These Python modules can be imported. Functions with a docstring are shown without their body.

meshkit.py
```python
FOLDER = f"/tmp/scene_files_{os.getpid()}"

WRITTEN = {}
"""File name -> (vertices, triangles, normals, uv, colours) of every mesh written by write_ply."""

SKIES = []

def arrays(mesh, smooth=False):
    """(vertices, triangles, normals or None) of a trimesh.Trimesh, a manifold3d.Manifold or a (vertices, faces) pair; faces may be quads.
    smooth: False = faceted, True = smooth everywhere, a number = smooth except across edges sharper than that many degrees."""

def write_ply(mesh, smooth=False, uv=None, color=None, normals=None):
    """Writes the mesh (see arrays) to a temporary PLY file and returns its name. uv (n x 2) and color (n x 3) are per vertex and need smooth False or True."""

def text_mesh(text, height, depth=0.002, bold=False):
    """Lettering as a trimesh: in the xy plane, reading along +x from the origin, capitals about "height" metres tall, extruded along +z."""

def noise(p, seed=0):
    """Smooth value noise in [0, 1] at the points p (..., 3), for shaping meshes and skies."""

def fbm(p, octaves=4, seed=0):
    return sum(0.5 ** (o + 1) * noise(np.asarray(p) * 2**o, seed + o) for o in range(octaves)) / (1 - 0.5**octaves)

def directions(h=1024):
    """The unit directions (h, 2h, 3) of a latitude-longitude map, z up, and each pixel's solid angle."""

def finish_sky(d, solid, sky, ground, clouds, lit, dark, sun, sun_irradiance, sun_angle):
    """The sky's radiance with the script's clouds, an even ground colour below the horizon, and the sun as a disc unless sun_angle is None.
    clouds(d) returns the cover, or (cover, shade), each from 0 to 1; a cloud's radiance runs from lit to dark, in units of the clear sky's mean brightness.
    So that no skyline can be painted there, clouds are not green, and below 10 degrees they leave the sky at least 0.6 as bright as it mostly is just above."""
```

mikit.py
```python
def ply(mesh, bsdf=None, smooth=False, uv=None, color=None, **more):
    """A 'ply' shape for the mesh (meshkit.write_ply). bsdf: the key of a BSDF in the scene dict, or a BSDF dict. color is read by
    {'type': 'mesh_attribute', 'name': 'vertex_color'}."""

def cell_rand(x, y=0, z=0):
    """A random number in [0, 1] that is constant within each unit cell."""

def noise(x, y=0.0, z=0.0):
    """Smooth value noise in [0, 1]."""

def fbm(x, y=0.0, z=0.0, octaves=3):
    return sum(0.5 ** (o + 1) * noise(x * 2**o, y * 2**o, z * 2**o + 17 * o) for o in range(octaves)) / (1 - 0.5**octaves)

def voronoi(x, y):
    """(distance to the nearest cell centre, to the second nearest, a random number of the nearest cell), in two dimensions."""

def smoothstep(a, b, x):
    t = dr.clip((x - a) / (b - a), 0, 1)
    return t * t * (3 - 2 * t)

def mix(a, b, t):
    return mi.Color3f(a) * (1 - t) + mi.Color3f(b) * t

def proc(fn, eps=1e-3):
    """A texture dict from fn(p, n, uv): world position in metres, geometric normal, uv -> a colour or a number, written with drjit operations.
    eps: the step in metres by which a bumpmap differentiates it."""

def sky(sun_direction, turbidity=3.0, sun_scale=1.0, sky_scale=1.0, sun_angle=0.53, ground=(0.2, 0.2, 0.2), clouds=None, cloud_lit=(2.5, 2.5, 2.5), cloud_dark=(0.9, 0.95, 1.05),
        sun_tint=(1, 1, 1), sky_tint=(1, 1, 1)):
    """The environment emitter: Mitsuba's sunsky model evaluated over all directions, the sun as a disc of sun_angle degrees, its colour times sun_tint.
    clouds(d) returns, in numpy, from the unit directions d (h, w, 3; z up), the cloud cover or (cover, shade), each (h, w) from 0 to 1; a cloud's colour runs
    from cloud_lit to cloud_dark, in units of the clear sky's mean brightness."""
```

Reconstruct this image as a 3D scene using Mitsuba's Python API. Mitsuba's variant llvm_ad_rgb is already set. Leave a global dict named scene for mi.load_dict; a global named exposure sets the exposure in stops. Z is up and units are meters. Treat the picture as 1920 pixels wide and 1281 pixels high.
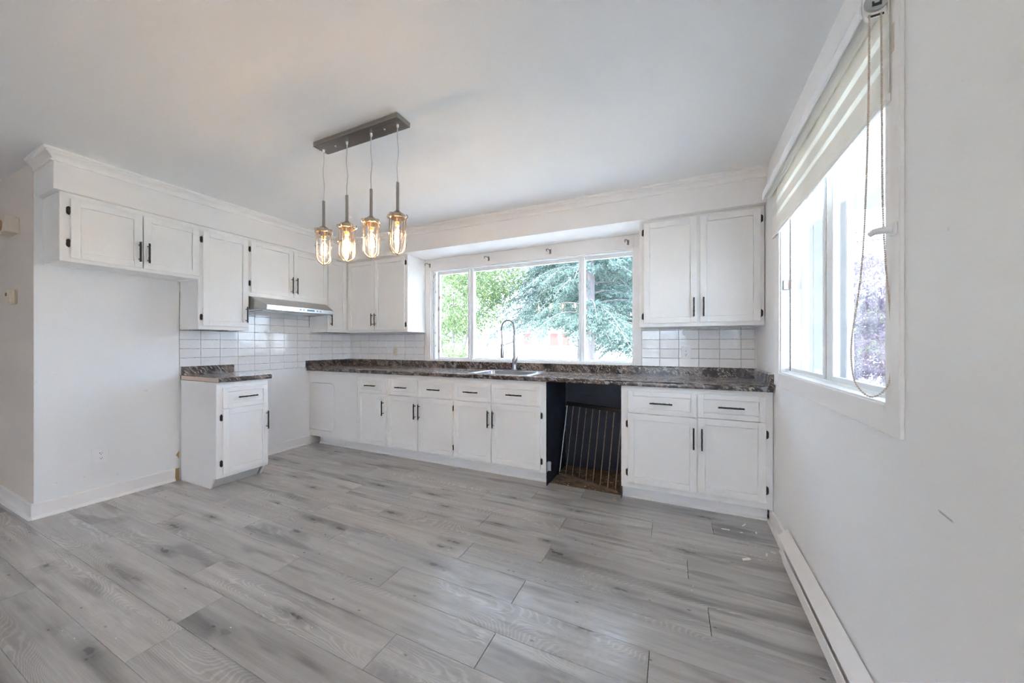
import math, random, numpy as np, trimesh, mitsuba as mi, mikit, drjit as dr
from shapely.geometry import Polygon, box as sbox
from mikit import noise, fbm, voronoi, cell_rand, smoothstep, mix, proc
random.seed(7)
rng = np.random.default_rng(7)
T = mi.ScalarTransform4f
scene, labels = {}, {}

# ------------------------------------------------------------------ camera, sky, sun, exposure
F_PX, YAW, CAM_Z = 655.0, math.radians(24.75), 1.2176
FWD = (-math.sin(YAW), math.cos(YAW), 0.0)
scene['camera'] = {'type': 'perspective', 'fov': 2 * math.degrees(math.atan(960 / F_PX)), 'fov_axis': 'x',
                   'near_clip': 0.02, 'far_clip': 500.0, 'principal_point_offset_y': -5.36 / 1281,
                   'to_world': T().look_at(origin=[0, 0, CAM_Z], target=[FWD[0], FWD[1], CAM_Z], up=[0, 0, 1])}


def clouds(d):
    """A bright, mostly veiled summer sky: thin cloud nearly everywhere, a little blue between."""
    x, y, z = d[..., 0], d[..., 1], d[..., 2]
    k = 1.0 / np.maximum(z + 0.25, 0.05)
    a, b = x * k, y * k
    s = 0.5 + 0.25 * np.sin(2.1 * a + 1.3 * np.sin(1.7 * b)) + 0.25 * np.sin(2.9 * b + 1.1 * np.sin(2.3 * a + 0.5))
    return np.clip(0.55 + 0.45 * s, 0, 1), np.clip(0.2 + 0.25 * s, 0, 1)


SUN = (-0.45, -0.62, 1.15)
scene['sky'] = mikit.sky(SUN, turbidity=4.0, sun_scale=0.15, sky_scale=1.0, sun_angle=2.0, ground=(0.25, 0.25, 0.23), clouds=clouds,
                         cloud_lit=(1.52, 1.87, 2.35), cloud_dark=(0.97, 1.22, 1.5))
exposure = 5.56

# ------------------------------------------------------------------ measures of the room
A, C, H = 4.0436, 3.4474, 2.50           # left wall x = -A, back wall y = C, ceiling height
RA = math.radians(1.5)                   # the right wall stands 1.5 degrees off square
C0 = np.array([0.626, C]); U = np.array([-math.sin(RA), -math.cos(RA)]); N = np.array([-math.cos(RA), math.sin(RA)])
HALL_Y = 0.814
REAR_Y, FAR_X = -4.2, -6.4


def fB(v):  # back wall frame: u = x, w = out of the wall, z
    return np.stack([v[:, 0], C - v[:, 1], v[:, 2]], 1)


def fL(v):  # left wall frame: u = y
    return np.stack([v[:, 1] - A, v[:, 0], v[:, 2]], 1)


def fR(v):  # right wall frame: u = distance from the back corner
    xy = C0 + v[:, :1] * U + v[:, 1:2] * N
    return np.concatenate([xy, v[:, 2:3]], 1)


def fW(v):
    return v


# ------------------------------------------------------------------ mesh helpers: every mesh is (V, F)
def tri(F):
    F = np.asarray(F, int)
    return np.vstack([F[:, [0, 1, 2]], F[:, [0, 2, 3]]]) if F.shape[1] == 4 else F


def cat(*ms):
    V, F, n = [], [], 0
    for v, f in ms:
        V.append(np.asarray(v, float)); F.append(tri(f) + n); n += len(v)
    return np.vstack(V), np.vstack(F)


def _template():
    from scipy.spatial import ConvexHull
    S, M = [], []
    for sx in (-1, 1):
        for sy in (-1, 1):
            for sz in (-1, 1):
                for k in range(3):
                    m = [1, 1, 1]; m[k] = 0
                    S.append((sx, sy, sz)); M.append(m)
    S, M = np.array(S, float), np.array(M, float)
    P = S * (1 - 0.2 * M)
    F = ConvexHull(P).simplices
    c = np.cross(P[F[:, 1]] - P[F[:, 0]], P[F[:, 2]] - P[F[:, 0]])
    flip = (c * P[F[:, 0]]).sum(1) < 0
    F[flip] = F[flip][:, ::-1]
    return S, M, F


_S, _M, _F = _template()


def box(u0, u1, w0, w1, z0, z1, b=0.0015):
    lo = np.array([min(u0, u1), min(w0, w1), min(z0, z1)]); hi = np.array([max(u0, u1), max(w0, w1), max(z0, z1)])
    h = (hi - lo) / 2
    b = min(b, h.min() * 0.6)
    return (lo + hi) / 2 + _S * (h - b * _M), _F


def tube(P, r, n=8, closed=False, cap=True):
    P = np.asarray(P, float); m = len(P)
    R = np.full(m, r) if np.isscalar(r) else np.asarray(r, float)
    Tn = np.roll(P, -1, 0) - np.roll(P, 1, 0) if closed else np.gradient(P, axis=0)
    Tn /= np.linalg.norm(Tn, axis=1, keepdims=True) + 1e-12
    a = np.array([0, 0, 1.0]) if abs(Tn[0][2]) < 0.9 else np.array([1.0, 0, 0])
    x = np.cross(Tn[0], a); x /= np.linalg.norm(x)
    rings, th = [], np.arange(n) * 2 * math.pi / n
    for i in range(m):
        x = x - Tn[i] * (x @ Tn[i]); x /= np.linalg.norm(x); y = np.cross(Tn[i], x)
        rings.append(P[i] + R[i] * (np.cos(th)[:, None] * x + np.sin(th)[:, None] * y))
    V = np.vstack(rings); F = []
    for i in range(m if closed else m - 1):
        j = (i + 1) % m
        for k in range(n):
            l = (k + 1) % n
            F.append([i * n + k, i * n + l, j * n + l, j * n + k])
    F = tri(F)
    if cap and not closed:
        V = np.vstack([V, P[:1], P[-1:]]); e = m * n
        F = np.vstack([F, [[e, (k + 1) % n, k] for k in range(n)], [[e + 1, (m - 1) * n + k, (m - 1) * n + (k + 1) % n] for k in range(n)]])
    return V, F


def lathe(prof, n=24, c=(0, 0, 0)):
    prof = np.asarray(prof, float); th = np.arange(n) * 2 * math.pi / n
    V = np.vstack([np.stack([r * np.cos(th), r * np.sin(th), np.full(n, z)], 1) for r, z in prof]) + np.asarray(c, float)
    F = [[i * n + k, i * n + (k + 1) % n, (i + 1) * n + (k + 1) % n, (i + 1) * n + k] for i in range(len(prof) - 1) for k in range(n)]
    return V, tri(F)


def extr(poly, h0, h1, order=(0, 1, 2)):
    """Extrudes a 2-D outline from h0 to h1; order says which of (a, b, h) becomes u, w, z."""
    if not isinstance(poly, Polygon):
        poly = Polygon(poly)
    m = trimesh.creation.extrude_polygon(poly, h1 - h0)
    v = np.array(m.vertices); v[:, 2] += h0
    return v[:, list(order)], np.array(m.faces)


def hull(P):
    m = trimesh.convex.convex_hull(np.asarray(P, float))
    return np.array(m.vertices), np.array(m.faces)


def rot(m, axis, deg, about=(0, 0, 0)):
    R = trimesh.transformations.rotation_matrix(math.radians(deg), axis, about)
    return trimesh.transform_points(m[0], R), m[1]


def shift(m, d):
    return m[0] + np.asarray(d, float), m[1]


def numbered(key):
    taken = lambda k: k in scene or k in labels or any(s.startswith(k + '__') for s in (list(scene) if '__' not in k else ()))
    if not taken(key):
        return key
    i = 1
    while taken(f'{key}_{i:03d}'):
        i += 1
    return f'{key}_{i:03d}'


def tag(key, label=None, cat_=None, group=None, kind=None):
    d = labels.setdefault(key, {})
    for k, v in (('label', label), ('category', cat_), ('group', group), ('kind', kind)):
        if v:
            d[k] = v
    return key


def thing(name, label, cat_, group=None, kind=None):
    return tag(numbered(name), label, cat_, group, kind)


def put(name, mesh, m, parent=None, frame=fW, smooth=False, label=None, cat_=None, group=None, kind=None, uv=None):
    """One entry of scene: the mesh, carried from its wall's frame into the room."""
    V, F = np.asarray(mesh[0], float), tri(mesh[1])
    V = frame(V)
    a, b, c = V[F[:, 0]], V[F[:, 1]], V[F[:, 2]]
    if np.einsum('ij,ij->i', a - V.mean(0), np.cross(b - V.mean(0), c - V.mean(0))).sum() < 0:
        F = F[:, ::-1]
    key = numbered((parent + '__' if parent else '') + name)
    tm = trimesh.Trimesh(V, F, process=False)
    scene[key] = mikit.ply(tm, m, smooth=smooth, **({'uv': uv} if uv is not None else {}))
    if label or cat_ or group or kind:
        tag(key, label, cat_, group, kind)
    return key


def copy_entry(name, source, parent, to_world):
    key = numbered((parent + '__' if parent else '') + name)
    scene[key] = {**scene[source], 'to_world': to_world}
    return key


# ------------------------------------------------------------------ materials
def mat(name, color, rough=0.5, metal=0.0, spec=0.5, bump=None, scale=0.0, eps=1e-3, **more):
    d = {'type': 'principled', 'base_color': color if isinstance(color, dict) else {'type': 'rgb', 'value': list(color)},
         'roughness': rough, 'metallic': metal, 'specular': spec, **more}
    if bump is not None:
        d = {'type': 'bumpmap', 'arbitrary': proc(bump, eps), 'scale': scale, 'bsdf': d}
    scene[name] = {'type': 'twosided', 'bsdf': d}
    return name


def wall_color(base, var=0.025, scuffs=True):
    def fn(p, n, uv):
        k = fbm(p.x * 1.7 + 3, p.y * 1.7, p.z * 1.7, 3) - 0.5
        s = noise(p.x * 60 + 11, p.y * 60, p.z * 60)
        scratch = smoothstep(0.0045, 0.001, dr.abs(p.z - 0.825 - 0.10 * (p.y - 1.14))) * smoothstep(0.030, 0.018, dr.abs(p.y - 1.140)) * smoothstep(0.4, 0.5, p.x)
        col = mi.Color3f(base) * (1 + var * k * 2)
        if scuffs:
            col = col * (1 - 0.25 * smoothstep(0.965, 0.99, noise(p.x * 23 + 5, p.y * 23, p.z * 23)) * s) * (1 - 0.45 * scratch)
        return col
    return proc(fn)


def plaster_bump(p, n, uv):
    return fbm(p.x * 90, p.y * 90, p.z * 90, 3)


WALL = mat('wall_paint', wall_color((0.775, 0.785, 0.79)), 0.55)
HALL_TINT = mat('hall_warm_dim_tint', wall_color((0.67, 0.61, 0.565)), 0.6)  # white wall with the hall's dim, warm light painted into its colour
CEIL = mat('ceiling_paint', wall_color((0.77, 0.778, 0.782), 0.02, False), 0.7)
TRIM = mat('trim_paint', wall_color((0.80, 0.785, 0.775), 0.02), 0.4)
SOFFIT = mat('soffit_paint', wall_color((0.78, 0.765, 0.755), 0.02, False), 0.5)


def cab_color(p, n, uv):
    k = fbm(p.x * 4, p.y * 4, p.z * 4 + 9, 3) - 0.5
    g = noise(p.x * 220, p.y * 220, p.z * 12)
    return mi.Color3f(0.80, 0.795, 0.787) * (1 + 0.04 * k + 0.015 * (g - 0.5))


CAB = mat('cabinet_paint', proc(cab_color), 0.38)
CABIN = mat('cabinet_side', wall_color((0.77, 0.75, 0.74), 0.03), 0.45)
SEAL = mat('rubber_seal', (0.10, 0.10, 0.10), 0.7)
NICK2 = mat('plain_nickel', (0.36, 0.33, 0.30), 0.3, metal=1.0)
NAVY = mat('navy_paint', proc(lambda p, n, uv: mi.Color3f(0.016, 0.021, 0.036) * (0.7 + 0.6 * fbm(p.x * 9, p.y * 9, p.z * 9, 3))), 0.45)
BLACK = mat('black_metal', (0.012, 0.012, 0.014), 0.35, spec=0.5)
BRONZE = mat('hinge_metal', (0.035, 0.028, 0.025), 0.4, metal=0.3)
STEEL = mat('brushed_steel', proc(lambda p, n, uv: mi.Color3f(0.40, 0.395, 0.38) * (0.9 + 0.2 * noise(p.x * 6, p.y * 6, p.z * 900))), 0.22, metal=1.0)
STEEL2 = mat('light_steel', (0.56, 0.59, 0.62), 0.35, metal=0.8)
SINKM = mat('sink_steel', proc(lambda p, n, uv: mi.Color3f(0.48, 0.48, 0.49) * (0.9 + 0.2 * noise(p.x * 250, p.y * 8, p.z * 8))), 0.3, metal=1.0)
FAUCET = mat('faucet_metal', (0.36, 0.35, 0.36), 0.18, metal=1.0)
CHROME = mat('chrome', (0.75, 0.75, 0.77), 0.09, metal=1.0)
NICKEL = mat('brushed_nickel', proc(lambda p, n, uv: mi.Color3f(0.40, 0.365, 0.33) * (0.85 + 0.3 * noise(p.x * 4, p.y * 500, p.z * 500))), 0.2, metal=1.0)
CAGE = mat('cage_metal', (0.62, 0.53, 0.42), 0.22, metal=1.0)
PLASTIC = mat('white_plastic', (0.80, 0.80, 0.805), 0.35)
BEIGE = mat('beige_plastic', (0.62, 0.53, 0.40), 0.4)
DARK = mat('dark_slot', (0.02, 0.02, 0.02), 0.6)
WINFR = mat('window_frame', wall_color((0.80, 0.82, 0.83), 0.02, False), 0.35)
ALU = mat('window_aluminium', (0.62, 0.65, 0.67), 0.4, metal=0.6)
TILE = mat('tile_glaze', proc(lambda p, n, uv: mi.Color3f(0.80, 0.80, 0.80) * (0.96 + 0.08 * noise(dr.floor(p.y / 0.155) + dr.floor(p.x / 0.155) * 7.3 + 0.5, dr.floor(p.z / 0.0835) + 0.5))),
           0.06, spec=0.6, bump=lambda p, n, uv: fbm(p.x * 14, p.y * 14, p.z * 14, 2), scale=0.0012, eps=2e-3)
GROUT = mat('grout', (0.33, 0.325, 0.32), 0.9)
RUST = mat('rusty_wire', proc(lambda p, n, uv: mix((0.16, 0.10, 0.065), (0.34, 0.26, 0.20), fbm(p.x * 60, p.y * 60, p.z * 60, 3))), 0.45, metal=0.5)
WOOD = mat('bare_wood', (0.45, 0.30, 0.16), 0.8)
CHIP = mat('paint_chip_mat', (0.80, 0.79, 0.76), 0.6)
scene['glass'] = {'type': 'thindielectric', 'int_ior': 1.5}


def counter_color(p, n, uv):
    q = p.x * 1.0 + p.z * 0.6
    r = p.y * 1.0 + p.z * 0.8
    w = fbm(q * 9, r * 9, 2.0, 3)
    d1, d2, c = voronoi(q * 55 + w * 5, r * 55 + w * 3)
    e1, e2, c2 = voronoi(q * 130 + 7 + w * 6, r * 130)
    base = mix((0.055, 0.038, 0.032), (0.175, 0.125, 0.10), smoothstep(0.36, 0.66, w))
    base = mix(base, (0.022, 0.02, 0.022), smoothstep(0.58, 0.70, c))
    base = mix(base, (0.46, 0.37, 0.29), smoothstep(0.80, 0.85, c2) * 0.85)
    base = mix(base, (0.30, 0.30, 0.33), smoothstep(0.86, 0.91, c) * 0.85)
    return mix(base, (0.014, 0.012, 0.013), smoothstep(0.74, 0.60, fbm(q * 22 + 40, r * 22, 0.0, 3) + 0.28) * 0.6)


COUNTER = mat('granite_laminate', proc(counter_color), 0.16, spec=0.6)


def floor_color(p, n, uv):
    u, v = uv.x, uv.y
    pl = cell_rand(dr.floor(u / 10), dr.floor(v / 10), 5)          # one number per plank
    pl2 = cell_rand(dr.floor(u / 10), dr.floor(v / 10), 9)
    wu = fbm(u * 1.3, v * 9.0, 1.0, 3)
    cath = fbm(u * 1.0 + 31, v * 6.0 + 0.5 * wu, 4.0, 2)
    ring = cath * 62 + 0.5 * noise(u * 30, v * 60, 2.0)
    line = dr.abs(ring - dr.floor(ring) - 0.5) * 2
    zone = smoothstep(0.50, 0.66, fbm(u * 1.2 + 71, v * 5.0, 9.0, 2))
    grain = noise(u * 9, v * 420, 3.0) * 0.6 + noise(u * 30, v * 900, 5.0) * 0.4
    streak = fbm(u * 1.8 + 5, v * 34, 6.0, 3)
    dark = smoothstep(0.56, 0.80, fbm(u * 2.4 + 13, v * 15 + 3, 7.0, 3))
    band = smoothstep(0.45, 0.75, fbm(u * 0.8 + 3, v * 8 + 9, 11.0, 2)) * pl2
    tone = 0.42 * (0.93 + 0.12 * pl)
    col = mix((0.99, 0.945, 0.90), (0.985, 0.975, 0.96), pl2) * tone
    col = col * (0.80 + 0.40 * streak) * (0.90 + 0.20 * grain)
    col = col * (1 - 0.34 * dark) * (1 - 0.22 * band)
    col = col * (1 + zone * 0.20 * (smoothstep(0.45, 0.9, line) - 0.45))
    k1, k2, kc = voronoi(u * 1.7, v * 6.5)
    wob = fbm(u * 40, v * 40, 2.0, 2) * 0.12
    halo = smoothstep(0.30, 0.05, k1 + wob - 0.06) * smoothstep(0.66, 0.71, kc)
    core = smoothstep(0.085, 0.03, k1 + wob - 0.06) * smoothstep(0.66, 0.71, kc)
    s1, s2, sc = voronoi(u * 6 + 3, v * 13)
    speck = smoothstep(0.10, 0.05, s1 + wob * 0.4) * smoothstep(0.84, 0.86, sc)
    col = col * (1 - 0.28 * halo) * (1 - 0.50 * core) * (1 - 0.5 * speck)
    dust = smoothstep(0.60, 0.75, fbm(p.x * 3, p.y * 3, 3.0, 4)) * noise(p.x * 80, p.y * 80)
    return mix(col, (0.55, 0.54, 0.53), 0.25 * dust)


def floor_bump(p, n, uv):
    return noise(uv.x * 9, uv.y * 420, 3.0)


FLOOR = mat('laminate_plank', proc(floor_color), 0.19, spec=0.6, bump=floor_bump, scale=0.0005, eps=6e-4)
SUBF = mat('subfloor', (0.035, 0.03, 0.028), 0.9)
DIRT = mat('bare_subfloor', proc(lambda p, n, uv: mix((0.07, 0.045, 0.03), (0.26, 0.19, 0.13), fbm(p.x * 26, p.y * 26, 1.0, 4))), 0.9)

# ------------------------------------------------------------------ shell: floor
fl = put('floor', box(FAR_X, 1.0, REAR_Y - 0.1, C + 0.15, -0.20, -0.008, 0.0), SUBF, label='grey wood-look laminate plank floor of the kitchen', cat_='floor', kind='structure')
PW, Y0, PL = 0.1797, 0.772, 1.256
JOINT = {-1: -3.16, 0: -1.97, 1: -1.055, 2: -0.679, 3: -0.085, 4: -0.69, 5: -1.11, 6: -0.667, 7: 0.072, 8: -0.68, 9: -0.126, 10: 0.238, 11: -0.666}
for k in range(-6, 13):
    y0 = Y0 + PW * k
    y1 = min(y0 + PW, 2.985)
    j = JOINT.get(k, rng.uniform(-PL, 0))
    xs = [FAR_X + 1.3] + [x for x in np.arange(j - 8 * PL, 0.6, PL) if FAR_X + 1.4 < x < 0.55] + [0.66]
    for x0, x1 in zip(xs[:-1], xs[1:]):
        if k == 12 and x1 > -0.99 and x0 < -0.37:
            x0, x1 = (x0, min(x1, -0.99)) if x0 < -0.99 else (max(x0, -0.37), x1)
            if x1 - x0 < 0.02:
                continue
        V, F = box(x0 + 0.0012, x1 - 0.0012, y0 + 0.0004, y1 - 0.0004, -0.008, 0.0, 0.0006)
        o = rng.integers(1, 400, 2) * 10 + np.array([2.0, 3.0])
        flipu = rng.choice([-1, 1])
        uv = np.stack([(V[:, 0] - x0) * 1.0 + o[0], (V[:, 1] - y0) * flipu + (0 if flipu > 0 else PW) + o[1]], 1)
        put('plank', (V, F), FLOOR, fl, uv=uv)
V, F = box(FAR_X, 1.0, REAR_Y, Y0 - 6 * PW, -0.008, 0.0, 0.0)
put('plank_field', (V, F), FLOOR, fl, uv=V[:, :2] * [1, 1], kind='stuff')
V, F = box(FAR_X, FAR_X + 1.3, Y0 - 6 * PW, HALL_Y, -0.008, 0.0, 0.0)
put('plank_field', (V, F), FLOOR, fl, uv=V[:, :2], kind='stuff')
put('bare_patch', box(-0.985, -0.372, 2.86, C, -0.008, -0.002, 0.0), DIRT, fl, label='dirty bare subfloor in the open cabinet bay')

# ------------------------------------------------------------------ shell: ceiling, walls
put('ceiling', box(FAR_X - 0.3, 0.95, REAR_Y - 0.5, 4.15, H, H + 0.12, 0.0), CEIL, label='flat white painted ceiling', cat_='ceiling', kind='structure')
BW = (-2.672, -0.335, 1.035, 2.108)      # back window opening
wb = put('wall_back', extr(Polygon([(-A - 0.2, 0), (0.80, 0), (0.80, H), (-A - 0.2, H)], [[(BW[0], BW[2]), (BW[1], BW[2]), (BW[1], BW[3]), (BW[0], BW[3])]]), -0.17, 0.0, (0, 2, 1)),
         WALL, frame=fB, label='white back wall with the wide window above the sink', cat_='wall', kind='structure')
wl = put('wall_left', box(HALL_Y + 0.0015, C + 0.17, -0.15, 0.0, 0, H, 0.0), WALL, frame=fL, label='white left wall with the empty fridge and stove spaces', cat_='wall', kind='structure')
put('wall_hall', box(FAR_X, -A - 0.0015, HALL_Y, HALL_Y + 0.12, 0, H, 0.0), HALL_TINT, label='hall wall at the left edge of the picture, dim warm light put into its colour', cat_='wall', kind='structure')
RW = (0.784, 2.072, 1.041, 2.21)         # right window opening, in the right wall's frame
wr = put('wall_right', extr(Polygon([(-0.2, 0), (7.8, 0), (7.8, H), (-0.2, H)], [[(RW[0], RW[2]), (RW[1], RW[2]), (RW[1], RW[3]), (RW[0], RW[3])]]), -0.14, 0.0, (0, 2, 1)),
         WALL, frame=fR, label='white right wall with the sliding window and roller blind', cat_='wall', kind='structure')
# the living end of the house behind the camera, with its glazed garden door
RO = (-0.95, 0.35, 0.10, 2.15)
put('wall_rear', extr(Polygon([(FAR_X - 0.2, 0), (0.9, 0), (0.9, H), (FAR_X - 0.2, H)], [[(RO[0], RO[2]), (RO[1], RO[2]), (RO[1], RO[3]), (RO[0], RO[3])]]), REAR_Y - 0.15, REAR_Y, (0, 2, 1)),
    WALL, label='white rear wall behind the camera', cat_='wall', kind='structure')
put('wall_side', box(FAR_X - 0.15, FAR_X, REAR_Y, HALL_Y + 0.12, 0, H, 0.0), HALL_TINT, label='wall at the far side of the hall, dim warm light put into its colour', cat_='wall', kind='structure')
# the living end's warm ceiling lamp: it tints the hall wall and every face turned to the camera
cl = thing('ceiling_lamp', 'round warm ceiling lamp behind the camera', 'ceiling lamp')
put('base', lathe([(0.0, H - 0.001), (0.17, H - 0.001), (0.17, H - 0.025), (0.0, H - 0.026)], 32, (-0.25, -1.7, 0)), 'trim_paint', cl, smooth=40)
dome = put('diffuser', lathe([(0.16, H - 0.026), (0.155, H - 0.06), (0.12, H - 0.09), (0.06, H - 0.105), (0.0, H - 0.108)], 32, (-0.25, -1.7, 0)), 'ceiling_paint', cl, smooth=40)
scene[dome]['emitter'] = {'type': 'area', 'radiance': {'type': 'rgb', 'value': [1.3, 0.95, 0.66]}}
w3 = thing('window_3', 'glazed garden door in the rear wall behind the camera', 'window', kind='structure')
put('frame', cat(*[box(a, b, REAR_Y - 0.10, REAR_Y - 0.04, c, d) for a, b, c, d in
                   [(RO[0], RO[1], RO[2], RO[2] + 0.06), (RO[0], RO[1], RO[3] - 0.06, RO[3]), (RO[0], RO[0] + 0.06, RO[2], RO[3]), (RO[1] - 0.06, RO[1], RO[2], RO[3]), (-0.33, -0.27, RO[2], RO[3])]]), WINFR, w3)
put('pane', (np.array([[RO[0], REAR_Y - 0.07, RO[2]], [RO[1], REAR_Y - 0.07, RO[2]], [RO[1], REAR_Y - 0.07, RO[3]], [RO[0], REAR_Y - 0.07, RO[3]]]), [[0, 1, 2, 3]]), 'glass', w3)

# soffits and crown moulding
ZS, SL, SB = 2.245, 0.348, 0.388
t1 = put('trim_1', cat(box(0.822, C, 0.0, SL, ZS, H - 0.001, 0.002)), SOFFIT, frame=fL, label='white boxed soffit over the left wall cabinets', cat_='soffit', kind='structure')
t2 = put('trim_2', box(-A + SL, 0.615, 0.0, SB, ZS, H - 0.001, 0.002), SOFFIT, frame=fB, label='white boxed soffit over the window and back wall cabinets', cat_='soffit', kind='structure')
CROWN = [(0, 2.424), (0.011, 2.424), (0.014, 2.428), (0.014, 2.435), (0.006, 2.438), (0.009, 2.446), (0.018, 2.459), (0.031, 2.469), (0.037, 2.472), (0.037, 2.479), (0.047, 2.481), (0.050, 2.486), (0.050, 2.4995), (0, 2.4995)]


def sweep_crown(path_fn):
    P = np.array(CROWN); n = len(P); V = []
    ends = path_fn(P)
    V = np.vstack(ends); F = []
    for e in range(len(ends) - 1):
        for k in range(n):
            l = (k + 1) % n
            F.append([e * n + k, e * n + l, (e + 1) * n + l, (e + 1) * n + k])
    F = tri(F)
    caps = [[0, k, k + 1] for k in range(1, n - 1)]; o = (len(ends) - 1) * n
    return V, np.vstack([F, np.array(caps)[:, ::-1], np.array(caps) + o])


def crown_left(P):
    d, z = P[:, 0], P[:, 1]; o = np.zeros_like(d)
    return [np.stack([o - A, 0.822 - d, z], 1), np.stack([-A + SL + d, 0.822 - d, z], 1), np.stack([-A + SL + d, C - SB - d, z], 1), np.stack([o + 0.628 - 0.0262 * (SB + 0.0), C - SB - d, z], 1)]


put('trim_3', sweep_crown(crown_left), TRIM, label='white crown moulding along the tops of both soffits', cat_='crown moulding', kind='structure')

# baseboards with shoe moulding
BBP = [(0, 0), (0.026, 0), (0.025, 0.010), (0.020, 0.018), (0.013, 0.021), (0.013, 0.100), (0.009, 0.108), (0.0, 0.110)]


def baseboard(name, u0, u1, frame, label):
    put(name, extr(BBP, u0, u1, (2, 0, 1)), TRIM, frame=frame, label=label, cat_='baseboard', kind='structure')


baseboard('baseboard_left', HALL_Y - 0.012, 1.572, fL, 'white baseboard along the empty fridge space')
baseboard('baseboard_stove', 2.03, 2.846, fL, 'white baseboard at the back of the empty stove space')
put('baseboard_hall', (lambda m: (np.stack([m[0][:, 2], HALL_Y - m[0][:, 0], m[0][:, 1]], 1), m[1]))(extr(BBP, FAR_X, -A + 0.013, (0, 1, 2))), TRIM, label='white baseboard of the hall wall turning the corner', cat_='baseboard', kind='structure')
baseboard('baseboard_right', 0.53, 0.985, fR, 'short white baseboard between the right cabinet and the heater')

# ------------------------------------------------------------------ wall tiles
Z0T, TP = 1.0105, 0.0835
zrows = [(0.938, Z0T)] + [(Z0T + TP * k, Z0T + TP * (k + 1)) for k in range(8)]
tile_ply = {}


def tile(parent, frame, u0, u1, z0, z1):
    key = (round(u1 - u0, 3), round(z1 - z0, 3))
    V, F = box(u0 + 0.0016, u1 - 0.0016, 0.002, 0.0085, z0 + 0.0016, z1 - 0.0016, 0.0015)
    put('tile', (V, F), TILE, parent, frame)


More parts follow.
